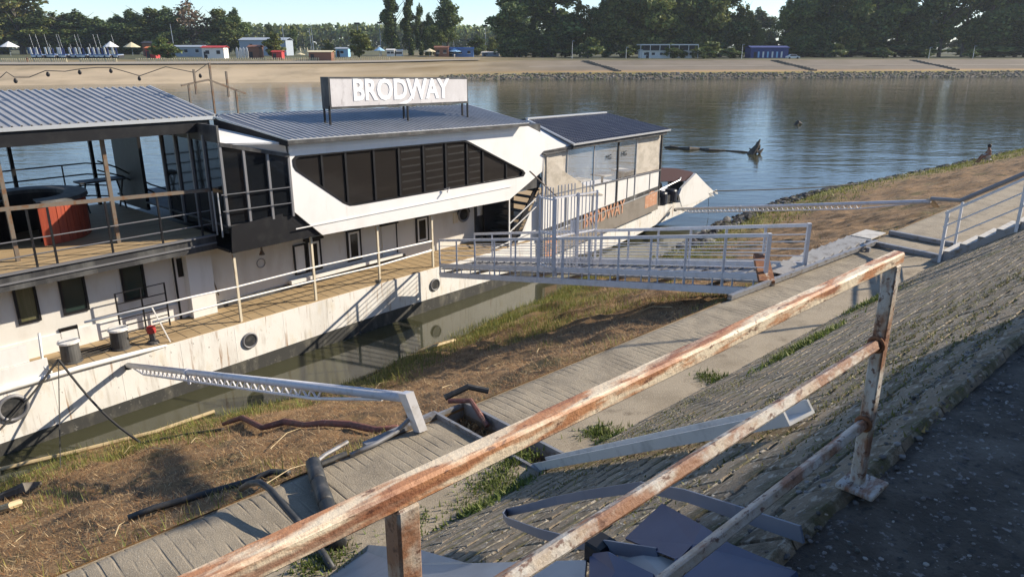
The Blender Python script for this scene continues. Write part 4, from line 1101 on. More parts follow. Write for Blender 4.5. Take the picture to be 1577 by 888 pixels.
for h, w in ((1.12, .05), (.82, .03), (.52, .03)):
    MB().bar((hs, 5.1, sl(5.1) + h), (hs, .9, sl(.9) + h), w).build('hand_rail', M_GANG, us)
MB().tube([(19.2, 5.9, 5.55), (18.9, 5.2, 5.65), (18.9, .9, sl(.9) + 1.15)], .05, 7).build('outer_hand_rail', M_GREY, us)
MB().bar((18.9, 5.15, 4.45), (18.9, 5.15, 5.62), .05).build('rail_post', M_GANG, us)

# ------------------------------------------------------------------ mooring booms
def boom(label, A, B, foot, r, group):
    A, B = Vector(A), Vector(B)
    t = thing('mooring_boom', label, 'boom', (foot[0], foot[1], foot[2]), 'W', group)
    MB().tube([A, B], r, 12).build('boom_tube', M_GANG, t, smooth=True)
    d = (B - A); L_ = d.length; dn = d.normalized()
    lo = [A + d * .04 - Z * r, A + d * .10 - Z * (r * 3.0), A + d * .80 - Z * (r * 3.0), A + d * .95 - Z * r]
    MB().tube(lo, r * .38, 7).build('lower_chord', M_GANG, t)
    n = int(L_ / .42)
    for k in range(n):
        f0 = .08 + .74 * k / n; f1 = .08 + .74 * (k + .5) / n; f2 = .08 + .74 * (k + 1) / n
        MB().bar(A + d * f0 - Z * r * .8, A + d * f1 - Z * r * 3.0, .025).build('lattice_strut', M_GANG, t)
        MB().bar(A + d * f1 - Z * r * 3.0, A + d * f2 - Z * r * .8, .025).build('lattice_strut', M_GANG, t)
    for f in (.36,):
        c = A + d * f; MB().tube([c - dn * .05, c + dn * .05], r * 1.25, 12).build('collar', M_GANG, t)
        MB().bar(c - Z * r, c - Z * (r * 4.0), .05).build('collar_strut', M_GANG, t)
    sidev = dn.cross(Z).normalized()
    MB().prism([B + Z * r * 1.4 - dn * r, B + Z * r * 1.4 + dn * r * 1.6, Vector(foot) + dn * r * 2.6, Vector(foot) + dn * r * .6], sidev * r * 1.8).build('foot_post', M_GANG, t)
    MB().lathe(A - Z * .1, [(r * 1.2, 0), (r * 1.2, .12)], 12).build('end_knuckle', M_BLACK, t)
    return t
A = MAT3['B'] @ hull(197, 562, 18.8)
footp = MAT3['S'] @ Vector((4.97, 6.95, 4.38)); Bt = at_z(630, 612, 4.92)
boom('white tubular mooring boom with lattice reaching the hull near the bollards', A, Bt, footp + Vector((-.02, 0, 0)), .066, 'mooring booms')
A2 = MAT3['B'] @ hull(1040, 322, 18.7)
f2 = MAT3['S'] @ Vector((26.6, 8.0, 3.95)); B2 = at_z(1432, 310, 4.38)
boom('pale mooring boom running from the bow to the brown bank', A2, B2, f2, .065, 'mooring booms')
# bow mooring line and floating driftwood
c0 = MAT3['B'] @ hull(1101, 294, 18.8); c1 = at_z(1512, 252, .9)
MB().tube([c0.lerp(c1, t) - Z * (1.0 * math.sin(math.pi * t) * .5) for t in np.linspace(0, 1, 14)], .035, 5).build('mooring_line', M_ROPE, label='dark mooring line from the pointed bow to the far stones', cat='rope')
drift = thing('drift_log', 'dark driftwood log with a stump standing in the river', 'log', at_z(1100, 232, 0).to_tuple())
MB().tube([at_z(1023, 227, .04), at_z(1034, 226.5, .12), at_z(1046, 228, .06), at_z(1062, 229, .14), at_z(1078, 229, .05), at_z(1092, 231, .11), at_z(1118, 232, .03), at_z(1145, 234, .06), at_z(1158, 235, .02)], [.05, .16, .10, .17, .08, .13, .07, .09, .04], 8).build('log', M_BARK, drift)
q = at_z(1164, 237, 0)
MB().tube([q + Vector((-.45, 0, -.2)), q + Vector((-.2, 0, .25)), q + Vector((.05, 0, .7)), q + Vector((.28, .1, 1.25))], [.42, .34, .2, .04], 8).build('stump', M_BARK, drift)
for dx, h in ((-.5, .5), (.25, .8), (.5, .45), (.0, 1.05)):
    MB().tube([q + Vector((dx * .4, -.1, .1)), q + Vector((dx * .8, -.05, h * .6)), q + Vector((dx * 1.25, 0, h))], [.2, .13, .03], 6).build('stump_root', M_BARK, drift)
q = at_z(1225, 192, 0); MB().tube([q - Z * .2, q + Vector((.3, 0, .3)), q + Vector((.8, .2, .1))], [.3, .25, .1], 7).build('drift_snag', M_BARK, label='small dark snag breaking the river ripples', cat='snag')

# ------------------------------------------------------------------ ropes, hoses, cane and pipe by the bank
kn = MAT3['B'] @ hull(90, 553, 18.8)
e1 = at_z(215, 680, .55)
MB().tube([kn.lerp(e1, t) - Z * .25 * math.sin(math.pi * t) for t in np.linspace(0, 1, 9)], .03, 6).build('mooring_rope', M_ROPE, label='thick dark mooring rope dropping from the bollard to the bank', cat='rope')
e2 = MAT3['B'] @ hull(-20, 680, 18.6)
MB().tube([kn.lerp(e2, t) - Z * .1 * math.sin(math.pi * t) for t in np.linspace(0, 1, 7)], .025, 6).build('mooring_rope', M_ROPE, label='grey mooring rope slanting left across the white hull', cat='rope')
MB().tube([kn, at_z(93, 720, .3)], .012, 5).build('thin_line', M_ROPE, label='thin line hanging straight down the white hull', cat='rope')
def on_bank(x, y, up=.03):
    g = G(x, y); g.z = float(zt(g.x, g.y)) + up; return g
MB().tube([on_bank(215, 681, .05), on_bank(290, 672, .08), on_bank(345, 668, .08)], .03, 6).build('bank_cable', M_ROPE, None, 'S', label='dark cable lying on the grass below the hull', cat='cable')
rp = [(345, 662), (375, 658), (405, 668), (440, 660), (470, 665), (500, 662), (540, 658), (580, 655), (612, 650)]
MB().tube([on_bank(x, y, .09) for x, y in rp], [.04, .06, .055, .068, .05, .058, .062, .06, .045], 10).build('suction_hose', M_REDHOSE, None, 'S', smooth=True, label='faded red suction hose lying across the dry bank', cat='hose')
MB().tube([at_z(0, 722, .05), at_z(120, 694, .05), at_z(240, 664, .05), at_z(330, 633, .05)], .05, 8).build('floating_cane', M_BAMBOO, label='long pale cane floating beside the hull', cat='cane')
MB().tube([on_bank(640, 545, .06), on_bank(665, 538, .1), on_bank(700, 522, .06)], .05, 7).build('drift_branch', M_BAMBOO, None, 'S', label='pale bare branch washed up on the bank edge', cat='branch')
MB().tube([on_bank(0, 795, .08), on_bank(20, 792, .12), on_bank(34, 786, .08)], .06, 7).build('drift_branch', M_BAMBOO, None, 'S', label='short pale log beside dark driftwood on the bank', cat='branch')
MB().tube([on_bank(0, 775, .1), on_bank(40, 765, .14), on_bank(62, 752, .1)], [.08, .12, .06], 7).build('drift_log', M_BARK, None, 'S', label='dark rotten log in the grass near the water', cat='log')
MB().tube([on_bank(200, 812, .05), on_bank(240, 797, .07), on_bank(290, 782, .06), on_bank(340, 765, .06), on_bank(385, 752, .06), on_bank(420, 738, .08), on_bank(445, 737, .05)], .045, 7).build('buried_cable', M_HOSE, None, 'S', smooth=True, label='dark cable half buried in straw beside the path', cat='cable')
# looped black hose and conduit across the path
pz = 4.42
def onp(x, y, z=pz): return at_z(x, y, z, 'S')
MB().tube([onp(372, 752, 4.46), onp(384, 744, 4.6), onp(400, 742, 4.68), onp(415, 752, 4.66), onp(440, 782, 4.60), onp(470, 815, 4.52), onp(498, 852, 4.46), onp(512, 875, 4.45)], .035, 9).build('looped_hose', M_HOSE, None, 'S', smooth=True, label='black rubber hose arching over the ribbed path', cat='hose')
cd = thing('conduit_pipe', 'sectioned black conduit pipe laid across the concrete path', 'pipe', onp(500, 790).to_tuple(), 'S')
cpts = [onp(482, 712, 4.50), onp(491, 742, 4.50), onp(503, 776, 4.50), onp(514, 808, 4.50), onp(521, 838, 4.49)]
for i in range(4):
    a, b = cpts[i], cpts[i + 1]
    MB().tube([a.lerp(b, .02), a.lerp(b, .93), a.lerp(b, .97)], [.085, .088, .075], 12).build('pipe_section', M_HOSE, cd, smooth=True)
MB().tube([onp(478, 718, 4.5), onp(500, 700, 4.52), onp(535, 680, 4.5)], .025, 7).build('cable_end', M_STEEL, cd)
MB().tube([onp(494, 714, 4.47), onp(518, 704, 4.47), onp(533, 698, 4.47)], .035, 7).build('elbow_pipe', M_HOSE, cd)
MB().tube([onp(540, 700, 4.44), onp(580, 682, 4.45), onp(610, 665, 4.5), onp(632, 643, 4.6), onp(636, 634, 4.66)], .03, 7).build('grey_cable', M_STEEL, None, 'S', smooth=True, label='grey cable running along the path edge to the boom foot', cat='cable')
# drain channel across the path
dr = thing('drain_channel', 'steel-edged drain channel cut across the concrete path', 'drain', (5.5, 6, 4.1), 'S')
for s0 in (DRAIN0 - .02, DRAIN1 + .02):
    MB().box(s0 - .02, s0 + .02, 5.0, 7.1, 4.15, 4.46).build('steel_edge', M_STEEL, dr)
MB().box(DRAIN0, DRAIN1, 4.95, 7.3, 4.10, 4.20).build('drain_bed', M_SLOPE, dr)
MB().box(DRAIN0 - .02, DRAIN1 + .05, 7.02, 7.06, 4.22, 4.44).build('end_plate', M_STEEL, dr)
MB().tube([(5.62, 7.2, 4.45), (5.75, 6.9, 4.52), (5.7, 6.7, 4.46), (5.65, 6.45, 4.36)], .035, 8).build('red_pipe_end', M_REDHOSE, dr)
MB().tube([(5.7, 7.4, 4.4), (6.0, 7.25, 4.52), (6.2, 7.05, 4.46)], .045, 8).build('black_sleeve', M_HOSE, dr)
s_ = DRAIN0 + .42 * rs.rand(2500); q_ = 5.0 + 2.1 * rs.rand(2500)
blades('drain_litter', np.stack([s_, q_, 4.2 + .05 * rs.rand(2500)], 1), (.03, .12), (.01, .03), (.9, 1.5), STRAW, 12, label='brown litter lying in the drain channel', cat='litter')
MB().bar((4.2, 7.06, 4.38), (5.28, 7.06, 4.42), .10, .08).build('edge_beam', M_STEEL, dr)

# white channel beam on the slope
b0 = Vector((5.45, 5.3, sl(5.3) + .06)); b1 = Vector((4.06, 1.75, sl(1.75) + .07))
bt = thing('channel_beam', 'chalky white steel channel beam lying down the slope', 'beam', ((b0 + b1) / 2).to_tuple(), 'S')
dd_ = (b1 - b0).normalized(); upn = Vector((0, sr, cr)); sd_ = dd_.cross(upn).normalized()
MB().bar(b0, b1, .20, .02, up=upn).build('web_plate', M_BEAMW, bt)
for sg in (-1, 1):
    MB().bar(b0 + sd_ * sg * .1 + upn * .035, b1 + sd_ * sg * .1 + upn * .035, .015, .09, up=upn).build('flange', M_BEAMW, bt)

# bent sheets and strap at the foot of the railing
def slz(x, y, up=0.03):
    d = INV3['S'] @ ray(x, y); t = (7.35 + .95 * K - EYE + up) / (d.z + d.y * K); return Vector((0, 0, EYE)) + d * t
def sheet(name, pxs, mtl, label, bendz=None, th=.014):
    pts = [slz(x, y, u) for (x, y, u) in pxs]
    b = MB(); n = len(pts); k0 = sum(pts, Vector()) / n + Vector((0, 0, .02))
    b.v = pts + [k0]; b.f = [(i, (i + 1) % n, n) for i in range(n)]
    o = b.build(name, mtl, None, 'S', label=label, cat='sheet')
    md = o.modifiers.new('thickness', 'SOLIDIFY'); md.thickness = th; md.offset = 1
    return o
sheet('metal_sheet', [(528, 836, .12), (600, 842, .2), (650, 848, .18), (712, 866, .12), (760, 872, .1), (905, 866, .08), (900, 920, .05), (640, 960, .05), (470, 930, .05), (495, 882, .06)], M_LIGHTSHEET, 'pale grey bent metal sheet at the slope below the railing')
sheet('metal_sheet', [(1022, 778, .10), (1085, 812, .14), (1130, 840, .12), (1230, 886, .06), (1180, 930, .05), (1000, 930, .06), (1040, 860, .14), (965, 832, .06)], M_NAVY, 'dark navy folded metal sheet on the slope beside the strap')
sheet('metal_sheet', [(912, 855, .1), (940, 850, .16), (1010, 888, .1), (1000, 940, .05), (910, 940, .05)], M_NAVY, 'narrow dark blue sheet next to the strap buckle')
sheet('metal_sheet', [(945, 840, .05), (1000, 852, .08), (1050, 872, .06), (1030, 900, .04), (960, 870, .05)], M_LIGHTSHEET, 'small light grey sheet corner between the navy sheets')
stp = [(1240, 835, .05), (1140, 800, .12), (1060, 772, .16), (990, 757, .17), (905, 768, .14), (860, 776, .12), (815, 787, .10), (782, 794, .09), (776, 800, .09), (782, 808, .09), (830, 828, .08), (880, 843, .08), (940, 852, .09), (1015, 866, .06)]
b = MB(); c = [slz(*q) for q in stp]
for q in c: b.v += [q, q + Vector((0, .02, .055))]
b.f = [(2 * i, 2 * i + 2, 2 * i + 3, 2 * i + 1) for i in range(len(c) - 1)]
o = b.build('steel_strap', M_BLUE, None, 'S', label='bent blue-grey steel strap looped on the slope', cat='strap')
md = o.modifiers.new('thickness', 'SOLIDIFY'); md.thickness = .008
c = slz(925, 850, .1); MB().box(c.x - .06, c.x + .06, c.y - .05, c.y + .05, c.z - .04, c.z + .06).build('strap_buckle', M_BLACK, None, 'S', bevel=.01, label='black clamp block on the end of the bent strap', cat='clamp')

# ------------------------------------------------------------------ foreground railing
rl = thing('rusty_railing', 'rust-flaked white steel railing along the top of the levee slope', 'railing', (1.5, .935, 7.35), 'S')
RN = .935
MB().bar((2.80, RN, 8.275), (-2.2, RN, 8.275), .043, .043).build('top_rail', M_RUSTRAIL, rl, bevel=.006)
for z in (7.955, 7.63):
    MB().bar((2.75, RN, z), (-2.2, RN, z), .035, .035, up=(0, .5, 1)).build('mid_rail', M_RUSTPALE, rl, bevel=.006)
    MB().torus((2.72, RN, z), (1, 0, 0), .026, .008, 14, 6).build('weld_collar', M_RUST, rl, smooth=True)
for s0 in (2.755, .62, -1.5):
    MB().bar((s0, RN, 7.36), (s0, RN, 8.256), .047, .047).build('post', M_RUSTPALE, rl, bevel=.005)
    MB().box(s0 - .075, s0 + .085, RN - .09, RN + .055, 7.345, 7.365).build('base_plate', M_RUSTPALE, rl, bevel=.004)
# unseen block added behind the camera to shade the paving at the railing's foot
ks = thing('added_shade_block', 'unseen grey block added behind the railing to shade the levee top', 'kiosk', (2.5, -4, 7.33), 'S')
MB().box(-6, 11, -6.2, -1.9, 7.3, 10.85).build('wall', M_CABIN, ks)
MB().box(-6.3, 11.3, -6.5, -1.87, 10.85, 10.95).build('roof', M_FASCIA, ks)
MB().box(2, 3, -1.9, -1.86, 7.35, 9.4).build('door', M_GREY, ks)

# ------------------------------------------------------------------ people
def person(name, label, joints, edges, radii, base, rot, skin_parts):
    root = thing(name, label, 'person', base)
    me = bpy.data.meshes.new('body'); me.from_pydata(joints, edges, [])
    o = bpy.data.objects.new('body', me); COL.objects.link(o); o.parent = root
    md = o.modifiers.new('skin', 'SKIN'); sub = o.modifiers.new('smooth', 'SUBSURF'); sub.levels = 2; sub.render_levels = 2
    for i, r in enumerate(radii):
        me.skin_vertices[0].data[i].radius = (r, r)
    me.skin_vertices[0].data[0].use_root = True
    me.materials.append(skin_parts)
    root.rotation_euler = (0, 0, rot)
    return root
M_SKIN = mat('tanned_skin', (.30, .145, .085), .6)
M_HAIR = mat('dark_hair', (.02, .015, .012), .7)
M_SHORTS = mat('pale_cloth', (.45, .42, .36), .8)
# seated figure facing +x: pelvis, spine, neck, head, arms, legs
J = [(0, 0, .42), (-.02, 0, .62), (.02, 0, .88), (.05, 0, .98), (.08, 0, 1.13), (.10, 0, 1.22),
     (.02, .19, .86), (.12, .25, .62), (.34, .16, .52), (.44, .12, .54),
     (.02, -.19, .86), (.12, -.25, .62), (.34, -.16, .52), (.44, -.12, .54),
     (.02, .11, .42), (.44, .14, .47), (.58, .14, .10), (.74, .15, .06),
     (.02, -.11, .42), (.44, -.14, .47), (.60, -.14, .10), (.76, -.15, .06)]
E_ = [(0, 1), (1, 2), (2, 3), (3, 4), (4, 5), (2, 6), (6, 7), (7, 8), (8, 9), (2, 10), (10, 11), (11, 12), (12, 13), (0, 14), (14, 15), (15, 16), (16, 17), (0, 18), (18, 19), (19, 20), (20, 21)]
Rr = [.14, .13, .16, .06, .10, .08, .07, .05, .04, .03, .07, .05, .04, .03, .10, .075, .05, .035, .10, .075, .05, .035]
gp = at_z(1516, 274, .45)
ps_ = person('person', 'bare-backed person sitting on a low chair by the riverside stones', J, E_, Rr, (gp.x, gp.y, float(zt(*(INV3['S'] @ gp).to_tuple()[:2])) + .02), RAD(170), M_SKIN)
def sub(name, b, m, par):
    me = bpy.data.meshes.new(name); me.from_pydata([tuple(q) for q in b.v], [], b.f); me.materials.append(m)
    o = bpy.data.objects.new(name, me); COL.objects.link(o); o.parent = par; return o
sub('hair', MB().lathe((.06, 0, 1.14), [(.10, -.06), (.125, 0), (.12, .08), (.07, .15), (.01, .165)], 14), M_HAIR, ps_)
sub('shorts', MB().tube([(-.06, 0, .42), (.08, 0, .44), (.3, 0, .47)], [.21, .22, .2], 12), M_SHORTS, ps_)
ch = thing('camp_chair', 'low pale camp chair under the seated person', 'chair', (gp.x, gp.y, ps_.location.z))
ch.rotation_euler = (0, 0, RAD(170))
sub('seat', MB().box(-.22, .26, -.24, .24, .25, .28), M_SHORTS, ch)
for x in (-.2, .24):
    for y in (-.22, .22):
        sub('leg', MB().bar((x, y, 0), (x, y, .26), .025), M_GREY, ch)
# ------------------------------------------------------------------ far bank
Xs = np.concatenate([np.arange(-700, -160, 30.), np.arange(-160, 230, 2.5), np.arange(230, 800, 30.)])
ds = np.array([-12, -1, 0, 1, 2, 3, 4, 6, 8, 10, 13, 14, 16, 18, 20, 22, 25, 28, 32, 36, 40, 50, 60, 90, 140, 250, 500, 1200, 4500.])
U, Dd = np.meshgrid(Xs, ds, indexing='ij')
Yg = np.interp(U, FS_X, FS_Y) + Dd / .97
Zg = zfar(U, Yg) + np.where((Dd > 0) & (Dd < 100), .25 * fbm(U * .15, Dd * .3, 3), 0)
verts = np.stack([U.ravel(), Yg.ravel(), Zg.ravel()], 1)
nb = len(ds); i = (np.arange(len(Xs) - 1)[:, None] * nb + np.arange(nb - 1)[None, :]).ravel()
faces = np.stack([i, i + nb, i + nb + 1, i + 1], 1)
SANDC, GRASSD, GRASSG, PAVE, MUD = np.array((.44, .345, .225)), np.array((.27, .20, .10)), np.array((.12, .125, .04)), np.array((.185, .155, .12)), np.array((.12, .10, .07))
wr = np.clip((U + 55) / 60, 0, 1)
nz = fbm(U * .08, Dd * .25, 3)
colL = np.where((Dd < 21)[..., None], SANDC, np.where((Dd < 33)[..., None], (GRASSD + SANDC) / 2, np.where((Dd < 45)[..., None], GRASSD * .7 + GRASSG * .2, GRASSG * .6)))  # grass darkens towards the trees: their shade is put into the colour
colR = np.where((Dd < 3.5)[..., None], MUD, np.where((Dd < 7.5)[..., None], GRASSG + (.10, .05, .0), np.where((Dd < 9)[..., None], (.36, .23, .11), np.where((Dd < 21)[..., None], PAVE, np.where((Dd < 26)[..., None], GRASSD * .6, GRASSG * .5)))))  # land past the crest painted darker for the shade under the trees
midg = np.clip(1 - np.abs(U + 20) / 45, 0, 1)[..., None] * (Dd > 2)[..., None]
cg = colL * (1 - wr[..., None]) + colR * wr[..., None]
cg = cg * (1 - midg * .8) + (GRASSD * 1.05 + nz[..., None] * .25) * midg * .8
cg = np.clip(cg * (1 + .5 * nz[..., None]), .02, 1)
far_bank = np_mesh('far_bank', verts, faces, cg.reshape(-1, 3), M_FARLAND, True, 'W', kind='structure')
# rock revetment, promenade strips, stairs on the paved slope
n = 4200
x_ = -20 + 250 * rs.rand(n); d_ = -.4 + 4.6 * rs.rand(n); y_ = np.interp(x_, FS_X, FS_Y) + d_ / .97
rocks('revetment_stones', np.stack([x_, y_, zfar(x_, y_) + .05], 1), (.18, .55), [(.15, .14, .12), (.22, .2, .17), (.10, .095, .08), (.14, .15, .07)], 20, 'W', 'grey stone revetment along the far waterline', 'stones')
def strip(name, x0, x1, d0, d1, z, mtl, st=6.0):
    xs = np.append(np.arange(x0, x1, st), x1)
    ya = np.interp(xs, FS_X, FS_Y) + d0 / .97; yb = np.interp(xs, FS_X, FS_Y) + d1 / .97
    V = np.concatenate([np.stack([xs, ya, zfar(xs, ya) + z], 1), np.stack([xs, yb, zfar(xs, yb) + z], 1)])
    k = len(xs); j = np.arange(k - 1)
    return np_mesh(name, V, np.stack([j, j + 1, k + j + 1, k + j], 1), None, mtl, False, parent=far_bank)
M_PROM = mat('promenade_concrete', (.30, .265, .215), .9)
M_DARKST = mat('stair_strip_concrete', (.13, .12, .10), .9)
strip('promenade', -300, -10, 28.5, 32, .35, M_PROM)
strip('berm_walk', 5, 260, 13.2, 14.2, .06, M_PROM)
strip('crest_kerb', 0, 260, 20.2, 21.0, .12, M_PROM)
for px in (946, 1247, 1468):
    g = FAR(px, 108)
    for k in range(12):
        d = 8.5 + k; X = g.x - .75 * (k - 1)
        Y = float(np.interp(X, FS_X, FS_Y)) + d / .97
        MB().box(X - 1.1, X + 1.1, Y - .5, Y + .55, float(zfar(X, Y)) - .2, float(zfar(X, Y)) + .22).build('bank_step', M_DARKST, far_bank)

# ------------------------------------------------------------------ trees
def crown_mesh(name, lobes, n, leaf, cols, seed):
    r = np.random.RandomState(seed)
    vol = np.array([l[3] * l[4] * l[5] for l in lobes]) ** .7; pick = r.choice(len(lobes), n, p=vol / vol.sum())
    Lb = np.array(lobes)[pick]
    d = r.randn(n, 3); d /= np.linalg.norm(d, axis=1)[:, None]
    rad = (.25 + .82 * r.rand(n) ** .7)[:, None]
    c = Lb[:, :3] + d * Lb[:, 3:6] * rad
    a = r.randn(n, 3); a /= np.linalg.norm(a, axis=1)[:, None]
    b = np.cross(a, r.randn(n, 3)); b /= np.linalg.norm(b, axis=1)[:, None]
    s = (leaf * (.5 + r.rand(n)))[:, None]
    V = np.stack([c - a * s, c + b * s * .55, c + a * s, c - b * s * .55], 1).reshape(-1, 3)
    cols = np.asarray(cols); cc = cols[r.randint(len(cols), size=n)] * (.65 + .7 * r.rand(n))[:, None]
    me = bpy.data.meshes.new(name)
    me.vertices.add(len(V)); me.vertices.foreach_set('co', V.astype(np.float32).ravel())
    me.loops.add(n * 4); me.loops.foreach_set('vertex_index', np.arange(n * 4, dtype=np.int32))
    me.polygons.add(n); me.polygons.foreach_set('loop_start', np.arange(0, n * 4, 4, dtype=np.int32)); me.update(calc_edges=True)
    at = me.attributes.new('col', 'FLOAT_COLOR', 'POINT'); c4 = np.ones((n * 4, 4), np.float32); c4[:, :3] = np.repeat(cc, 4, 0); at.data.foreach_set('color', c4.ravel())
    me.materials.append(M_LEAF)
    return me
def wood_mesh(name, h, r0, limbs, seed):
    q = random.Random(seed); b = MB()
    b.tube([(0, 0, -.5), (q.uniform(-.1, .1), 0, h * .3), (q.uniform(-.3, .3), q.uniform(-.3, .3), h * .6), (0, 0, h * .9)], [r0, r0 * .75, r0 * .5, r0 * .12], 7)
    for k in range(limbs):
        z = h * q.uniform(.25, .75); a = q.uniform(0, 6.28); L_ = h * q.uniform(.12, .26)
        b.tube([(0, 0, z), (math.cos(a) * L_ * .5, math.sin(a) * L_ * .5, z + L_ * .5), (math.cos(a) * L_, math.sin(a) * L_, z + L_ * 1.1)], [r0 * .35, r0 * .22, r0 * .06], 5)
    me = bpy.data.meshes.new(name); me.from_pydata([tuple(v) for v in b.v], [], b.f); me.materials.append(M_BARK)
    return me
DK = [(0.0937, 0.135, 0.045), (0.1219, 0.1726, 0.0526), (0.0674, 0.105, 0.0413), (0.1687, 0.2063, 0.06)]
MD = [(0.126, 0.162, 0.0432), (0.1709, 0.198, 0.054), (0.09, 0.126, 0.036), (0.216, 0.2249, 0.0648)]
YL = [(.13, .125, .03), (.17, .15, .035), (.09, .10, .025), (.20, .17, .045)]
WIL = [(.13, .15, .04), (.17, .18, .05), (.09, .12, .03)]
BRN = [(.24, .16, .11), (.19, .13, .09), (.28, .20, .13)]
def lobes_tall(seed, h=26, w=5.5, n=16, low=.12):
    q = random.Random(seed); L_ = []
    for k in range(n):
        t = low + (1 - low) * (k + q.random()) / n
        ww = w * (math.sin(math.pi * min(1, max(.06, (t - low) / (1 - low) * .9 + .1))) ** .6)
        a = q.uniform(0, 6.28); rr = ww * q.uniform(.15, .65)
        L_.append((math.cos(a) * rr, math.sin(a) * rr, h * t * .95, ww * q.uniform(.35, .6), ww * q.uniform(.35, .6), h * q.uniform(.06, .11)))
    return L_
WIDE = {'dense_dark': 1.55, 'broad_green': 1.5, 'tall_open': 1.35, 'poplar': 1.2, 'yellowing': 1.25, 'round_crown': 1.1, 'bare_brown': 1.1}
KIND = {}
for i, (nm, lb, n, leaf, cols, h, r0, limbs) in enumerate([
        ('dense_dark', lobes_tall(1, 26, 6.5, 26, .04), 14000, .44, DK, 26, .55, 8),
        ('broad_green', lobes_tall(2, 26, 7.5, 24, .06), 13000, .46, MD, 26, .6, 9),
        ('poplar', lobes_tall(3, 28, 3.6, 20, .03), 9000, .37, DK, 28, .45, 7),
        ('tall_open', lobes_tall(4, 27, 6.5, 17, .16), 7000, .43, DK + MD, 27, .5, 10),
        ('round_crown', lobes_tall(5, 22, 8.0, 20, .30), 4200, .55, DK + MD[:2], 22, .6, 9),
        ('yellowing', lobes_tall(6, 20, 7.0, 18, .14), 4200, .5, YL + MD, 20, .5, 8),
        ('willow', lobes_tall(7, 7.5, 4.2, 14, .12), 2600, .34, WIL, 7, .3, 5),
        ('bare_brown', lobes_tall(8, 17, 6.5, 16, .25), 1500, .42, BRN + YL[2:3], 17, .5, 16),
        ('bush', lobes_tall(9, 3.2, 2.4, 9, .1), 1200, .24, MD + DK, 3, .12, 3)]):
    KIND[nm] = (crown_mesh('crown', lb, n, leaf, cols, 30 + i), wood_mesh('trunk', h, r0, limbs, 60 + i), h)
LABELS = {'dense_dark': 'dense dark broadleaf tree', 'broad_green': 'broad mid-green tree', 'poplar': 'slim tall dark poplar', 'tall_open': 'tall tree with open see-through crown',
          'round_crown': 'tall tree with a rounded crown', 'yellowing': 'yellow-green leafy tree', 'willow': 'low pale weeping willow', 'bare_brown': 'brown half-bare spreading tree', 'bush': 'small round green bush'}
def tree(kind, px, base_y, top_y, where, group, wid=1.0, name=None):
    g = FAR(px, base_y)
    H_ = (base_y - top_y) / F * g.y * 1.02
    cr_, tr_, h = KIND[kind]
    t = bpy.data.objects.new(name or kind + '_tree' if kind != 'bush' else 'bush', None); COL.objects.link(t)
    t.location = g; t.rotation_euler = (0, 0, RND.uniform(0, 6.28)); k = H_ / h
    wid *= WIDE.get(kind, 1.0); t.scale = (k * wid, k * wid, k)
    tag(t, LABELS[kind] + ' ' + where, 'bush' if kind == 'bush' else 'tree', group)
    for nm, me in (('crown', cr_), ('trunk', tr_)):
        o = bpy.data.objects.new(nm, me); COL.objects.link(o); o.parent = t
    return t
RG = 'trees along the right of the far levee'
NEAR_R = [(905, 'near the sandy spur at the end of the paved levee'), (985, 'between the paved levee stair and the white pavilion'), (1072, 'behind the white flat-roofed pavilion'), (1150, 'between the white pavilion and the blue boathouse'), (1225, 'behind the dark blue boathouse'), (1320, 'above the levee stair beside the parked car'), (1430, 'between two stairs of the paved levee'), (1490, 'at the mown grass gap beyond the levee'), (9999, 'past the last stair of the paved levee')]
for (k, px, top, w) in [('dense_dark', 792, -18, .95), ('poplar', 822, 30, 1.1), ('dense_dark', 852, -40, 1.0), ('yellowing', 893, 8, .62), ('dense_dark', 930, 4, .85), ('broad_green', 965, -30, .9), ('broad_green', 1005, -45, .9),
                        ('dense_dark', 1045, -12, .95), ('broad_green', 1078, -45, .8), ('dense_dark', 1108, -40, .8), ('broad_green', 1140, 14, .72), ('broad_green', 1166, 42, .55), ('tall_open', 1205, 4, .72), ('dense_dark', 1235, -30, .8),
                        ('dense_dark', 1268, -45, .75), ('broad_green', 1303, -40, .65), ('dense_dark', 1340, -45, .8), ('tall_open', 1378, -30, .8), ('dense_dark', 1412, -45, .75), ('tall_open', 1445, -45, .85), ('tall_open', 1480, -30, .8), ('dense_dark', 1515, -45, .8), ('tall_open', 1545, -40, .85), ('dense_dark', 1578, -45, .85), ('dense_dark', 1612, -45, .9), ('broad_green', 1650, -40, 1)]:
    tree(k, px, 88, top, [s_ for lim, s_ in NEAR_R if px < lim][0], RG, w)
for px in range(800, 1600, 62):
    tree('dense_dark', px + RND.uniform(-10, 10), 83.5, RND.uniform(15, 45), 'standing behind the far levee row', 'second row behind the far levee trees', 1.25)
MG_ = 'trees behind the far beach cafes'
for (k, px, top, w) in [('poplar', 606, -22, .95), ('poplar', 632, -2, .9), ('poplar', 648, 14, .9), ('dense_dark', 663, 28, .7), ('round_crown', 690, 3, .80), ('broad_green', 672, 42, .8), ('dense_dark', 735, 57, 1.3), ('broad_green', 758, 60, .9), ('dense_dark', 776, 45, .8)]:
    tree(k, px, 86, top, 'beside the white parked vans' if px < 655 else 'behind the blue marquee' if px < 720 else 'behind the low grey road building', MG_, w)
LG = 'trees on the left of the far bank'
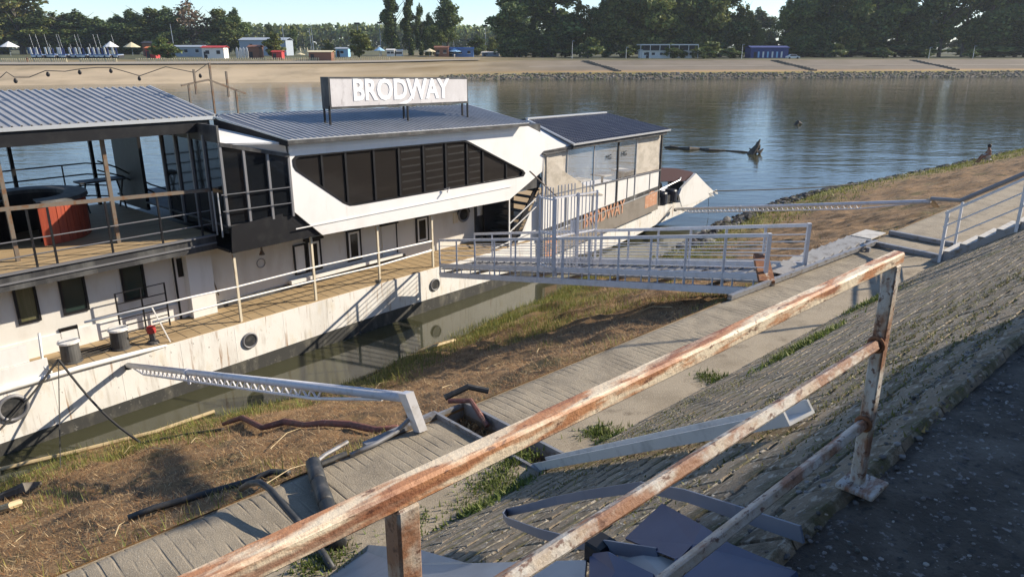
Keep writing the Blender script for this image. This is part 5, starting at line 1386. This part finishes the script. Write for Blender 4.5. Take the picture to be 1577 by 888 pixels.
for (k, px, top, w) in [('yellowing', 36, -16, 1.5), ('dense_dark', 2, -30, .7), ('yellowing', -25, -10, 1.0), ('willow', 2, 48, 1.1), ('dense_dark', 70, 22, 1.5), ('broad_green', 100, 25, 1.7), ('dense_dark', 128, 23, 1.6), ('dense_dark', 160, 33, 1.5), ('dense_dark', 185, 30, 1.5),
                        ('dense_dark', 212, 23, 1.5), ('broad_green', 238, 19, 1.4), ('dense_dark', 262, 19, 1.4), ('bare_brown', 300, 8, 1.15), ('yellowing', 338, 38, .8), ('broad_green', 345, 20, 1.3), ('dense_dark', 366, 21, .95)]:
    tree(k, px, 84, top, [s_ for lim, s_ in [(60, 'beside the white beach parasol'), (140, 'behind the long club building'), (200, 'behind the masts of the dinghies'), (280, 'behind the red and dark huts'), (9999, 'behind the white and orange stall')] if px < lim][0], LG, w)
for (px, top) in [(419, 40), (452, 42)]:
    tree('poplar', px, 84, top, 'beside the far boat yard', 'small poplars by the far boat yard', 1.3)
for (px, by, top, w) in [(423, 91, 57, 1.1), (553, 89, 53, 1.1), (505, 86, 65, 1.0)]:
    tree('willow', px, by, top, 'by the far promenade', 'willows by the far promenade', w)
for (px, by, top, w) in [(1036, 90, 70, 1.2), (1050, 90, 77, 1.1), (1068, 90, 80, .9), (1100, 90, 68, 2.2), (1125, 90, 76, 2.0), (962, 89, 72, 1.6), (905, 90, 62, 1.2), (1280, 89, 70, 1.6), (1360, 90, 76, 1.6), (1430, 90, 78, 1.4), (1495, 90, 78, 1.4), (1255, 88, 68, 3.0), (1310, 88, 66, 3.2), (1335, 88, 70, 3.0), (1390, 88, 66, 3.4), (1412, 88, 70, 2.6), (1500, 88, 66, 3.2), (1530, 88, 68, 3.2), (1562, 88, 66, 3.4), (1590, 88, 66, 3.2), (800, 88, 66, 2.6), (835, 88, 68, 2.4), (870, 88, 70, 2.2), (1195, 88, 66, 3.0), (1225, 88, 66, 2.6), (258, 91, 62, 1.2), (1085, 91, 83, 1.6)]:
    tree('bush', px, by, top, [s_ for lim, s_ in [(400, 'beside the glazed pavilion'), (920, 'at the sandy end of the paved levee'), (1000, 'by the levee stair left of the white pavilion'), (1075, 'in front of the white flat-roofed pavilion'), (1140, 'beside the pavilion along the levee crest'), (1300, 'past the parked white car'), (9999, 'along the crest beyond the boathouse stair')] if px < lim][0], 'bushes on the far levee', w)
# far-off wood that reads as one mass
n = 16000
x_ = -560 + 760 * rs.rand(n); hgt = 13 + 7 * vnoise(x_ * .03, x_ * 0 + 2) + 3 * rs.rand(n)
c = np.stack([x_, 640 + 60 * rs.rand(n), 5 + hgt * rs.rand(n) ** .7], 1)
a = rs.randn(n, 3); a /= np.linalg.norm(a, axis=1)[:, None]; b_ = np.cross(a, rs.randn(n, 3)); b_ /= np.linalg.norm(b_, axis=1)[:, None]; s_ = (1.6 + 1.4 * rs.rand(n))[:, None]
V = np.stack([c - a * s_, c + b_ * s_ * .7, c + a * s_, c - b_ * s_ * .7], 1).reshape(-1, 3)
cc = np.array(MD + DK)[rs.randint(8, size=n)] * (.7 + .6 * rs.rand(n))[:, None]
np_mesh('distant_wood', V, np.arange(n * 4).reshape(-1, 4), np.repeat(cc, 4, 0), M_LEAF, False, 'W', label='pale distant wood on the horizon', cat='wood', kind='stuff')

# ------------------------------------------------------------------ buildings, boats and furniture on the far bank
def fm(nm, c, rough=.7): return mat(nm, c, rough)
M_FWHITE, M_FBLUE, M_FGREY, M_FBROWN = fm('far_white', (.72, .72, .70)), fm('far_blue', (.10, .20, .42)), fm('far_grey_blue', (.32, .37, .43)), fm('far_brown_wood', (.22, .10, .06))
M_FRED, M_FORANGE, M_FDARK, M_FCREAM, M_FNAVY, M_FLBLUE = fm('far_red', (.45, .05, .05)), fm('far_orange', (.55, .16, .05)), fm('far_dark', (.03, .03, .035)), fm('far_cream', (.62, .55, .36)), fm('far_navy', (.04, .06, .20)), fm('far_light_blue', (.30, .52, .72))
def at_far(px, by): return FAR(px, by)
def metres(px, g): return px / F * g.y
def house(name, label, cat, x0, x1, by, ty, wall, roof, depth=6.0, win=0, door=True, pitch=.12, group=None):
    g = at_far((x0 + x1) / 2, by); w = metres(x1 - x0, g); h = metres(by - ty, g)
    t = thing(name, label, cat, g.to_tuple(), group=group)
    X0, X1, Y0 = g.x - w / 2, g.x + w / 2, g.y
    MB().box(X0, X1, Y0, Y0 + depth, g.z - .3, g.z + h * .86).build('wall', wall, t)
    MB().prism([(X0 - .3, Y0 - .4, g.z + h * .86), (X1 + .3, Y0 - .4, g.z + h * .86), (X1 + .3, Y0 + depth / 2, g.z + h), (X0 - .3, Y0 + depth / 2, g.z + h)], (0, 0, pitch)).build('roof', roof, t)
    MB().prism([(X0 - .3, Y0 + depth / 2, g.z + h), (X1 + .3, Y0 + depth / 2, g.z + h), (X1 + .3, Y0 + depth + .4, g.z + h * .86), (X0 - .3, Y0 + depth + .4, g.z + h * .86)], (0, 0, pitch)).build('roof_back', roof, t)
    for k in range(win):
        xx = X0 + w * (k + .5) / win
        wd = MB().box(xx - .55, xx + .55, Y0 - .06, Y0 - .01, g.z + h * .38, g.z + h * .66).build('window', M_FDARK, t)
        MB().box(xx - .65, xx + .65, Y0 - .12, Y0 - .02, g.z + h * .34, g.z + h * .38).build('sill', M_FWHITE, wd)
    if door:
        MB().box(X0 + w * .08, X0 + w * .08 + 1.0, Y0 - .05, Y0 - .01, g.z, g.z + min(2.1, h * .7)).build('door', M_FDARK, t)
    return t
house('club_building', 'long grey-blue club building behind the row of dinghies', 'building', 78, 134, 82, 55, M_FGREY, M_FGREY, 9, 4)
house('kiosk', 'white and sky-blue kiosk at the end of the club building', 'kiosk', 131, 158, 84, 56, M_FLBLUE, M_FWHITE, 5, 1)
house('beach_pavilion', 'low blue beach pavilion beside the white parasol', 'pavilion', 44, 76, 83, 64, M_FBLUE, M_FGREY, 5, 2)
house('hut', 'small red hut by the far promenade fence', 'hut', 226, 240, 90, 74, M_FRED, M_FORANGE, 3, 0)
house('hut', 'dark roofed bar hut behind the red hut', 'hut', 222, 255, 87, 66, M_FBROWN, M_FDARK, 5, 2)
house('stall', 'white stall with an orange end by the promenade', 'stall', 313, 345, 91, 73, M_FWHITE, M_FRED, 4, 2)
house('cabinet', 'bright orange cabinet beside the white stall', 'cabinet', 333, 345, 91, 77, M_FORANGE, M_FORANGE, 2, 0)
house('glass_pavilion', 'grey glazed pavilion under the brown half-bare tree', 'pavilion', 263, 312, 88, 72, M_FGREY, M_FGREY, 5, 3)
house('warehouse', 'grey-blue flat warehouse with a dark doorway', 'building', 372, 440, 86, 61, M_FGREY, M_FGREY, 10, 2)
house('container', 'brown wooden terrace block next to the warehouse', 'container', 384, 400, 91, 72, M_FBROWN, M_FBROWN, 4, 0)
house('hut', 'red curved hut at the promenade edge', 'hut', 420, 434, 92, 80, M_FRED, M_FRED, 3, 0)
house('shed', 'brown wooden shed with a pale flat roof on the promenade', 'shed', 477, 510, 95, 80, M_FBROWN, M_FCREAM, 4, 0)
house('kiosk', 'pale blue kiosk beside the weeping willow', 'kiosk', 518, 536, 88, 75, M_FLBLUE, M_FGREY, 4, 1)
house('cafe', 'dark-red open cafe with blue awning', 'cafe', 670, 690, 88, 73, M_FBROWN, M_FBROWN, 5, 2)
house('marquee', 'long blue market marquee beside the cafe', 'marquee', 690, 728, 88, 75, M_FBLUE, M_FBLUE, 6, 3)
house('low_building', 'low grey building in front of the levee road', 'building', 743, 768, 87, 81, M_FGREY, M_FWHITE, 5, 2)
pv = house('pavilion', 'white flat-roofed pavilion with dark glazing on the far levee', 'pavilion', 990, 1068, 90, 78, M_FWHITE, M_FWHITE, 8, 7)
g = at_far(1029, 90); w = metres(84, g)
MB().box(g.x - w / 2, g.x + w / 2, g.y - 1.5, g.y + 8, g.z + 4.3, g.z + 4.65).build('flat_canopy', M_FWHITE, pv)
for k in range(7):
    MB().bar((g.x - w / 2 + w * k / 6, g.y - 1.3, g.z), (g.x - w / 2 + w * k / 6, g.y - 1.3, g.z + 4.3), .18).build('canopy_post', M_FWHITE, pv)
MB().box(g.x - w / 2 + 1, g.x + w / 2 - 1, g.y - .3, g.y - .1, g.z + 2.6, g.z + 4.3).build('glazing', M_FDARK, pv)
house('boathouse', 'dark blue boathouse with white shutters on the far levee', 'boathouse', 1157, 1212, 90, 73, M_FNAVY, M_FNAVY, 7, 0)
g = at_far(1185, 90)
for k in range(6):
    xx = g.x - 4.2 + k * 1.6
    MB().box(xx, xx + .55, g.y - .12, g.y - .02, g.z + .2, g.z + 2.2).build('shutter', M_FWHITE if k % 2 else M_FLBLUE, [o for o in bpy.data.objects if o.name.startswith('boathouse')][0])
for (x0, x1, ty, lab) in [(596, 607, 77, 'white van parked under the poplars'), (610, 619, 78, 'white caravan parked between the poplars')]:
    house('parked_van', lab, 'van', x0, x1, 87, ty, M_FWHITE, M_FWHITE, 2, 2, False, group='white vans under the poplars')
# car
def car(px, by, wpx, label):
    g = at_far(px, by); L_ = 4.3
    t = thing('parked_car', label, 'car', g.to_tuple())
    MB().prism([(g.x - 2.15, g.y, g.z + .25), (g.x + 2.15, g.y, g.z + .25), (g.x + 2.15, g.y, g.z + .75), (g.x + 1.4, g.y, g.z + .85), (g.x + .7, g.y, g.z + 1.42), (g.x - .9, g.y, g.z + 1.42), (g.x - 1.6, g.y, g.z + .9), (g.x - 2.15, g.y, g.z + .8)], (0, 1.7, 0)).build('body', M_FWHITE, t)
    MB().prism([(g.x - 1.35, g.y - .01, g.z + .9), (g.x + 1.15, g.y - .01, g.z + .9), (g.x + .6, g.y - .01, g.z + 1.36), (g.x - .85, g.y - .01, g.z + 1.36)], (0, .02, 0)).build('side_window', M_FDARK, t)
    for dx in (-1.35, 1.35):
        MB().tube([(g.x + dx, g.y - .02, g.z + .32), (g.x + dx, g.y + .2, g.z + .32)], .32, 14).build('wheel', M_FDARK, t)
car(1222, 91, 14, 'white car parked beside the dark blue boathouse')
# dinghies with masts, seen end on along the fence
g0 = at_far(60, 90)
din = None
for k in range(14):
    px = 52 + k * 9.6
    g = at_far(px, 90.0)
    if din is None:
        din = thing('beached_dinghy', 'white sailing dinghy with a bare mast in the far boat park', 'dinghy', g.to_tuple(), group='dinghies in the far boat park')
        MB().prism([(g.x - .8, g.y, g.z + .9), (g.x - .55, g.y, g.z + .35), (g.x + .55, g.y, g.z + .35), (g.x + .8, g.y, g.z + .9)], (0, 4.2, .2)).build('hull', M_FWHITE, din)
        MB().box(g.x - .85, g.x + .85, g.y + .3, g.y + 4.0, g.z - .1, g.z + .85).build('trolley', M_FDARK, din)
        MB().box(g.x - .75, g.x + .75, g.y - .02, g.y + 4.0, g.z + .9, g.z + 1.15).build('boat_cover', M_FBLUE, din)
        MB().bar((g.x, g.y + 1.6, g.z + .5), (g.x - .9, g.y + 1.4, g.z + 7.0), .055).build('mast', M_FWHITE, din)
        MB().bar((g.x - .5, g.y + .2, g.z + .6), (g.x - .6, g.y - .1, g.z + 3.2), .55, .16).build('furled_sail', M_FWHITE, din)
        MB().bar((g.x + .55, g.y + .2, g.z + .6), (g.x + .45, g.y - .1, g.z + 3.0), .45, .16).build('sail_cover', M_FNAVY, din)
        for dx in (-.6, .6):
            MB().tube([(g.x + dx, g.y + .5, g.z + .25), (g.x + dx + .12, g.y + .5, g.z + .25)], .28, 10).build('trolley_wheel', M_FDARK, din)
    else:
        c = copy_tree(din, loc=g + Vector((0, RND.uniform(-1, 1.5), 0)), rotz=RND.uniform(-.15, .15))
        for ch in c.children:
            if ch.name.startswith('mast') and k % 3 == 0: ch.scale = (1, 1, .6)
for (px, top, by) in [(205, 42, 84), (212, 42, 84), (219, 27, 84), (224, 28, 84), (230, 34, 84), (233, 38, 84), (270, 42, 86), (363, 44, 84), (368, 36, 84), (371, 40, 84), (440, 40, 86), (484, 40, 86), (481, 48, 86), (673, 50, 86), (683, 55, 86), (700, 57, 86)]:
    g = at_far(px, by); h = metres(by - top, g)
    if by == 84:
        nm, lb, gr = 'yacht_mast', 'bare grey yacht mast standing behind the far huts', 'masts behind the far huts'
    else:
        nm, lb, gr = 'flag_pole', 'thin pale pole rising above the far promenade', 'thin poles above the far promenade'
    t = thing(nm, lb, 'mast' if by == 84 else 'pole', g.to_tuple(), group=gr)
    MB().tube([(g.x, g.y, g.z), (g.x - .4, g.y, g.z + h)], [.13, .07], 6).build('shaft', M_FWHITE if by == 84 else M_FGREY, t)
    MB().box(g.x - .25, g.x + .25, g.y - .25, g.y + .25, g.z - .1, g.z + .2).build('foot', M_FDARK, t)
for (px, top) in [(553, 42), (587, 41), (748, 45)]:
    g = at_far(px, 86); h = metres(86 - top, g)
    t = thing('floodlight_mast', 'tall floodlight mast with a dark lamp head on the far bank', 'floodlight', g.to_tuple(), group='floodlight masts on the far bank')
    MB().tube([(g.x, g.y, g.z), (g.x, g.y, g.z + h)], [.16, .09], 7).build('pole', M_FGREY, t)
    MB().box(g.x - .9, g.x + .9, g.y - .3, g.y + .3, g.z + h - .2, g.z + h + .5).build('lamp_head', M_FDARK, t)
for (px, top) in [(881, 66), (1142, 71), (1430, 75), (1498, 73), (964, 75)]:
    g = at_far(px, 90.5); h = metres(90.5 - top, g)
    t = thing('street_lamp', 'pale street lamp post on the crest of the far levee', 'street lamp', g.to_tuple(), group='street lamps on the far levee')
    MB().tube([(g.x, g.y, g.z), (g.x, g.y, g.z + h)], [.10, .06], 6).build('pole', M_FWHITE, t)
    MB().box(g.x - .1, g.x + .7, g.y - .12, g.y + .12, g.z + h - .05, g.z + h + .1).build('lamp_head', M_FGREY, t)
# parasols
def parasol(px, by, ty, wpx, m, label):
    g = at_far(px, by); h = metres(by - ty, g); w = metres(wpx, g) / 2
    t = thing('parasol', label, 'parasol', g.to_tuple(), group='parasols on the far bank')
    MB().tube([(g.x, g.y, g.z - .1), (g.x, g.y, g.z + h)], .06, 6).build('pole', M_FGREY, t)
    MB().lathe((g.x, g.y, g.z + h * .62), [(w, 0), (w * .98, .12), (w * .5, h * .2), (.05, h * .38)], 10).build('canopy', m, t)
for a in [(17, 87, 66, 26, M_FWHITE, 'white parasol beside the low blue beach pavilion'), (205, 86, 67, 24, M_FCREAM, 'cream parasol at the end of the dinghy row'), (236, 80, 60, 20, M_FWHITE, 'white parasol above the dark bar hut'), (662, 88, 76, 18, M_FCREAM, 'cream parasol beside the dark-red cafe'), (700, 88, 76, 22, M_FLBLUE, 'pale blue parasol in front of the blue marquee'), (585, 88, 74, 16, M_FLBLUE, 'pale blue parasol near the poplars'), (173, 87, 66, 22, M_FWHITE, 'white parasol behind the last dinghies'), (463, 90, 82, 14, M_FCREAM, 'cream parasol left of the brown shed')]:
    parasol(*a)
for px in (463, 470, 474, 489, 494):
    g = at_far(px, 86); t = thing('folded_parasol', 'folded cream parasol behind the brown wooden shed', 'parasol', g.to_tuple(), group='folded parasols behind the shed')
    MB().tube([(g.x, g.y, g.z), (g.x, g.y, g.z + 1.2)], .06, 6).build('pole', M_FGREY, t)
    MB().lathe((g.x, g.y, g.z + 1.0), [(.1, 0), (.32, .3), (.22, 1.4), (.04, 2.2)], 8).build('folded_canopy', M_FCREAM, t)
for px in (331, 334, 338, 343, 349, 372):
    pass
for px in (366, 371, 376, 381):
    g = at_far(px, 90); t = thing('upright_board', 'white paddle board standing upright by the warehouse', 'board', g.to_tuple(), group='white boards by the warehouse')
    MB().prism([(g.x - .35, g.y, g.z + .1), (g.x + .35, g.y, g.z + .1), (g.x + .45, g.y, g.z + 1.6), (g.x + .3, g.y, g.z + 2.9), (g.x, g.y, g.z + 3.3), (g.x - .3, g.y, g.z + 2.9), (g.x - .45, g.y, g.z + 1.6)], (0, .15, 0)).build('deck', M_FWHITE, t)
    MB().bar((g.x, g.y + .2, g.z), (g.x, g.y + .2, g.z + 2.0), .08).build('rack_post', M_FDARK, t)
# fence of short posts along the promenade
fence = thing('promenade_fence', 'row of short wooden posts along the far promenade', 'fence', at_far(200, 95).to_tuple())
pm = MB().box(-.11, .11, -.11, .11, 0, 1.15)
fme = bpy.data.meshes.new('fence_post'); fme.from_pydata([tuple(q) for q in pm.v], [], pm.f); fme.materials.append(M_FCREAM)
k = 0
for px in np.arange(-6, 600, 2.9):
    if 186 < px < 212 or 112 < px < 128: continue
    X = at_far(px, 95.5).x; Y = float(np.interp(X, FS_X, FS_Y)) + 33.2 / .97
    o = bpy.data.objects.new('fence_post', fme); COL.objects.link(o); o.parent = fence
    o.location = Vector((X, Y, float(zfar(X, Y)) - .05)) - OFF[fence.name]
# beach people
gb = at_far(43, 98)
JS = [(0, 0, .88), (0, 0, 1.1), (0, 0, 1.36), (0, 0, 1.48), (0, 0, 1.62), (0, 0, 1.7), (.2, 0, 1.36), (.26, .02, 1.1), (.26, .08, .86), (-.2, 0, 1.36), (-.26, .02, 1.1), (-.26, .08, .86), (.1, 0, .84), (.11, .02, .46), (.11, 0, .06), (-.1, 0, .84), (-.11, .02, .46), (-.11, 0, .06)]
ES = [(0, 1), (1, 2), (2, 3), (3, 4), (4, 5), (2, 6), (6, 7), (7, 8), (2, 9), (9, 10), (10, 11), (0, 12), (12, 13), (13, 14), (0, 15), (15, 16), (16, 17)]
RS_ = [.15, .13, .16, .06, .10, .08, .07, .05, .035, .07, .05, .035, .10, .07, .05, .10, .07, .05]
pa = person('person', 'person in swimwear standing at the top of the far beach', JS, ES, RS_, gb.to_tuple(), 0, M_SKIN)
sub('hair', MB().lathe((0, 0, 1.62), [(.10, -.05), (.125, 0), (.11, .08), (.02, .13)], 10), M_HAIR, pa)
g2 = at_far(700, 91)
pb_ = person('person', 'person in pale clothes walking on the far grass below the parasol', JS, ES, RS_, g2.to_tuple(), .6, M_SHORTS)
sub('hair', MB().lathe((0, 0, 1.62), [(.10, -.05), (.125, 0), (.11, .08), (.02, .13)], 10), M_HAIR, pb_)
# unseen young tree added on the levee, crown shaped to cast the dappled patch on the bank
P0 = MAT3['S'] @ G(258, 757)
q = P0 + sd * (17.0 / math.cos(SUN_EL))
qs = INV3['S'] @ q
base_z = float(zt(qs.x, qs.y, False))
yt = thing('unseen_young_tree', 'unseen young tree added beyond the stair, crown shaped for its shadow', 'tree', (q.x, q.y, base_z))
MB().tube([(q.x, q.y, base_z - .2), (q.x, q.y, q.z - .3)], [.05, .025], 7).build('trunk', M_BARK, yt)
pts_px = []
for (cx_, cy_, rx_, ry_) in [(228, 727, 24, 22), (245, 740, 30, 30), (262, 765, 34, 26), (240, 757, 34, 22), (272, 795, 20, 16), (305, 790, 9, 14), (285, 765, 20, 20)]:
    for k in range(420):
        a_ = RND.uniform(0, 6.28); r_ = math.sqrt(RND.random())
        pts_px.append((cx_ + rx_ * r_ * math.cos(a_), cy_ + ry_ * r_ * math.sin(a_)))
lv, lf_ = [], []
for (x, y) in pts_px:
    c = MAT3['S'] @ G(x, y) + sd * ((17.0 + RND.uniform(-.45, .45)) / math.cos(SUN_EL))
    a_ = Vector((RND.gauss(0, 1), RND.gauss(0, 1), RND.gauss(0, 1))).normalized(); b_ = a_.cross(Vector((RND.gauss(0, 1), RND.gauss(0, 1), RND.gauss(0, 1)))).normalized(); s_ = RND.uniform(.05, .11)
    lv += [c - a_ * s_, c + b_ * s_ * .6, c + a_ * s_, c - b_ * s_ * .6]
lv = np.array([tuple(q_) for q_ in lv])
np_mesh('crown', lv, np.arange(len(lv)).reshape(-1, 4), np.tile((.07, .09, .025), (len(lv), 1)), M_LEAF, False, parent=yt)

# ------------------------------------------------------------------ thin summer haze over river and far bank
hz = MB().box(-1300, 1300, -500, 5200, -4.2, 48).build('haze', M_ROCK, kind='stuff')
hm = bpy.data.materials.new('haze_air'); hm.use_nodes = True
for nd in list(hm.node_tree.nodes):
    if nd.type == 'BSDF_PRINCIPLED': hm.node_tree.nodes.remove(nd)
pv_ = hm.node_tree.nodes.new('ShaderNodeVolumePrincipled')
pv_.inputs['Color'].default_value = (.80, .88, 1.0, 1)
pv_.inputs['Density'].default_value = .00013
pv_.inputs['Anisotropy'].default_value = .2
hm.node_tree.links.new(pv_.outputs[0], hm.node_tree.nodes['Material Output'].inputs['Volume'])
hz.data.materials.clear(); hz.data.materials.append(hm)
tag(hz, 'thin pale summer haze over the river and far bank', 'haze')
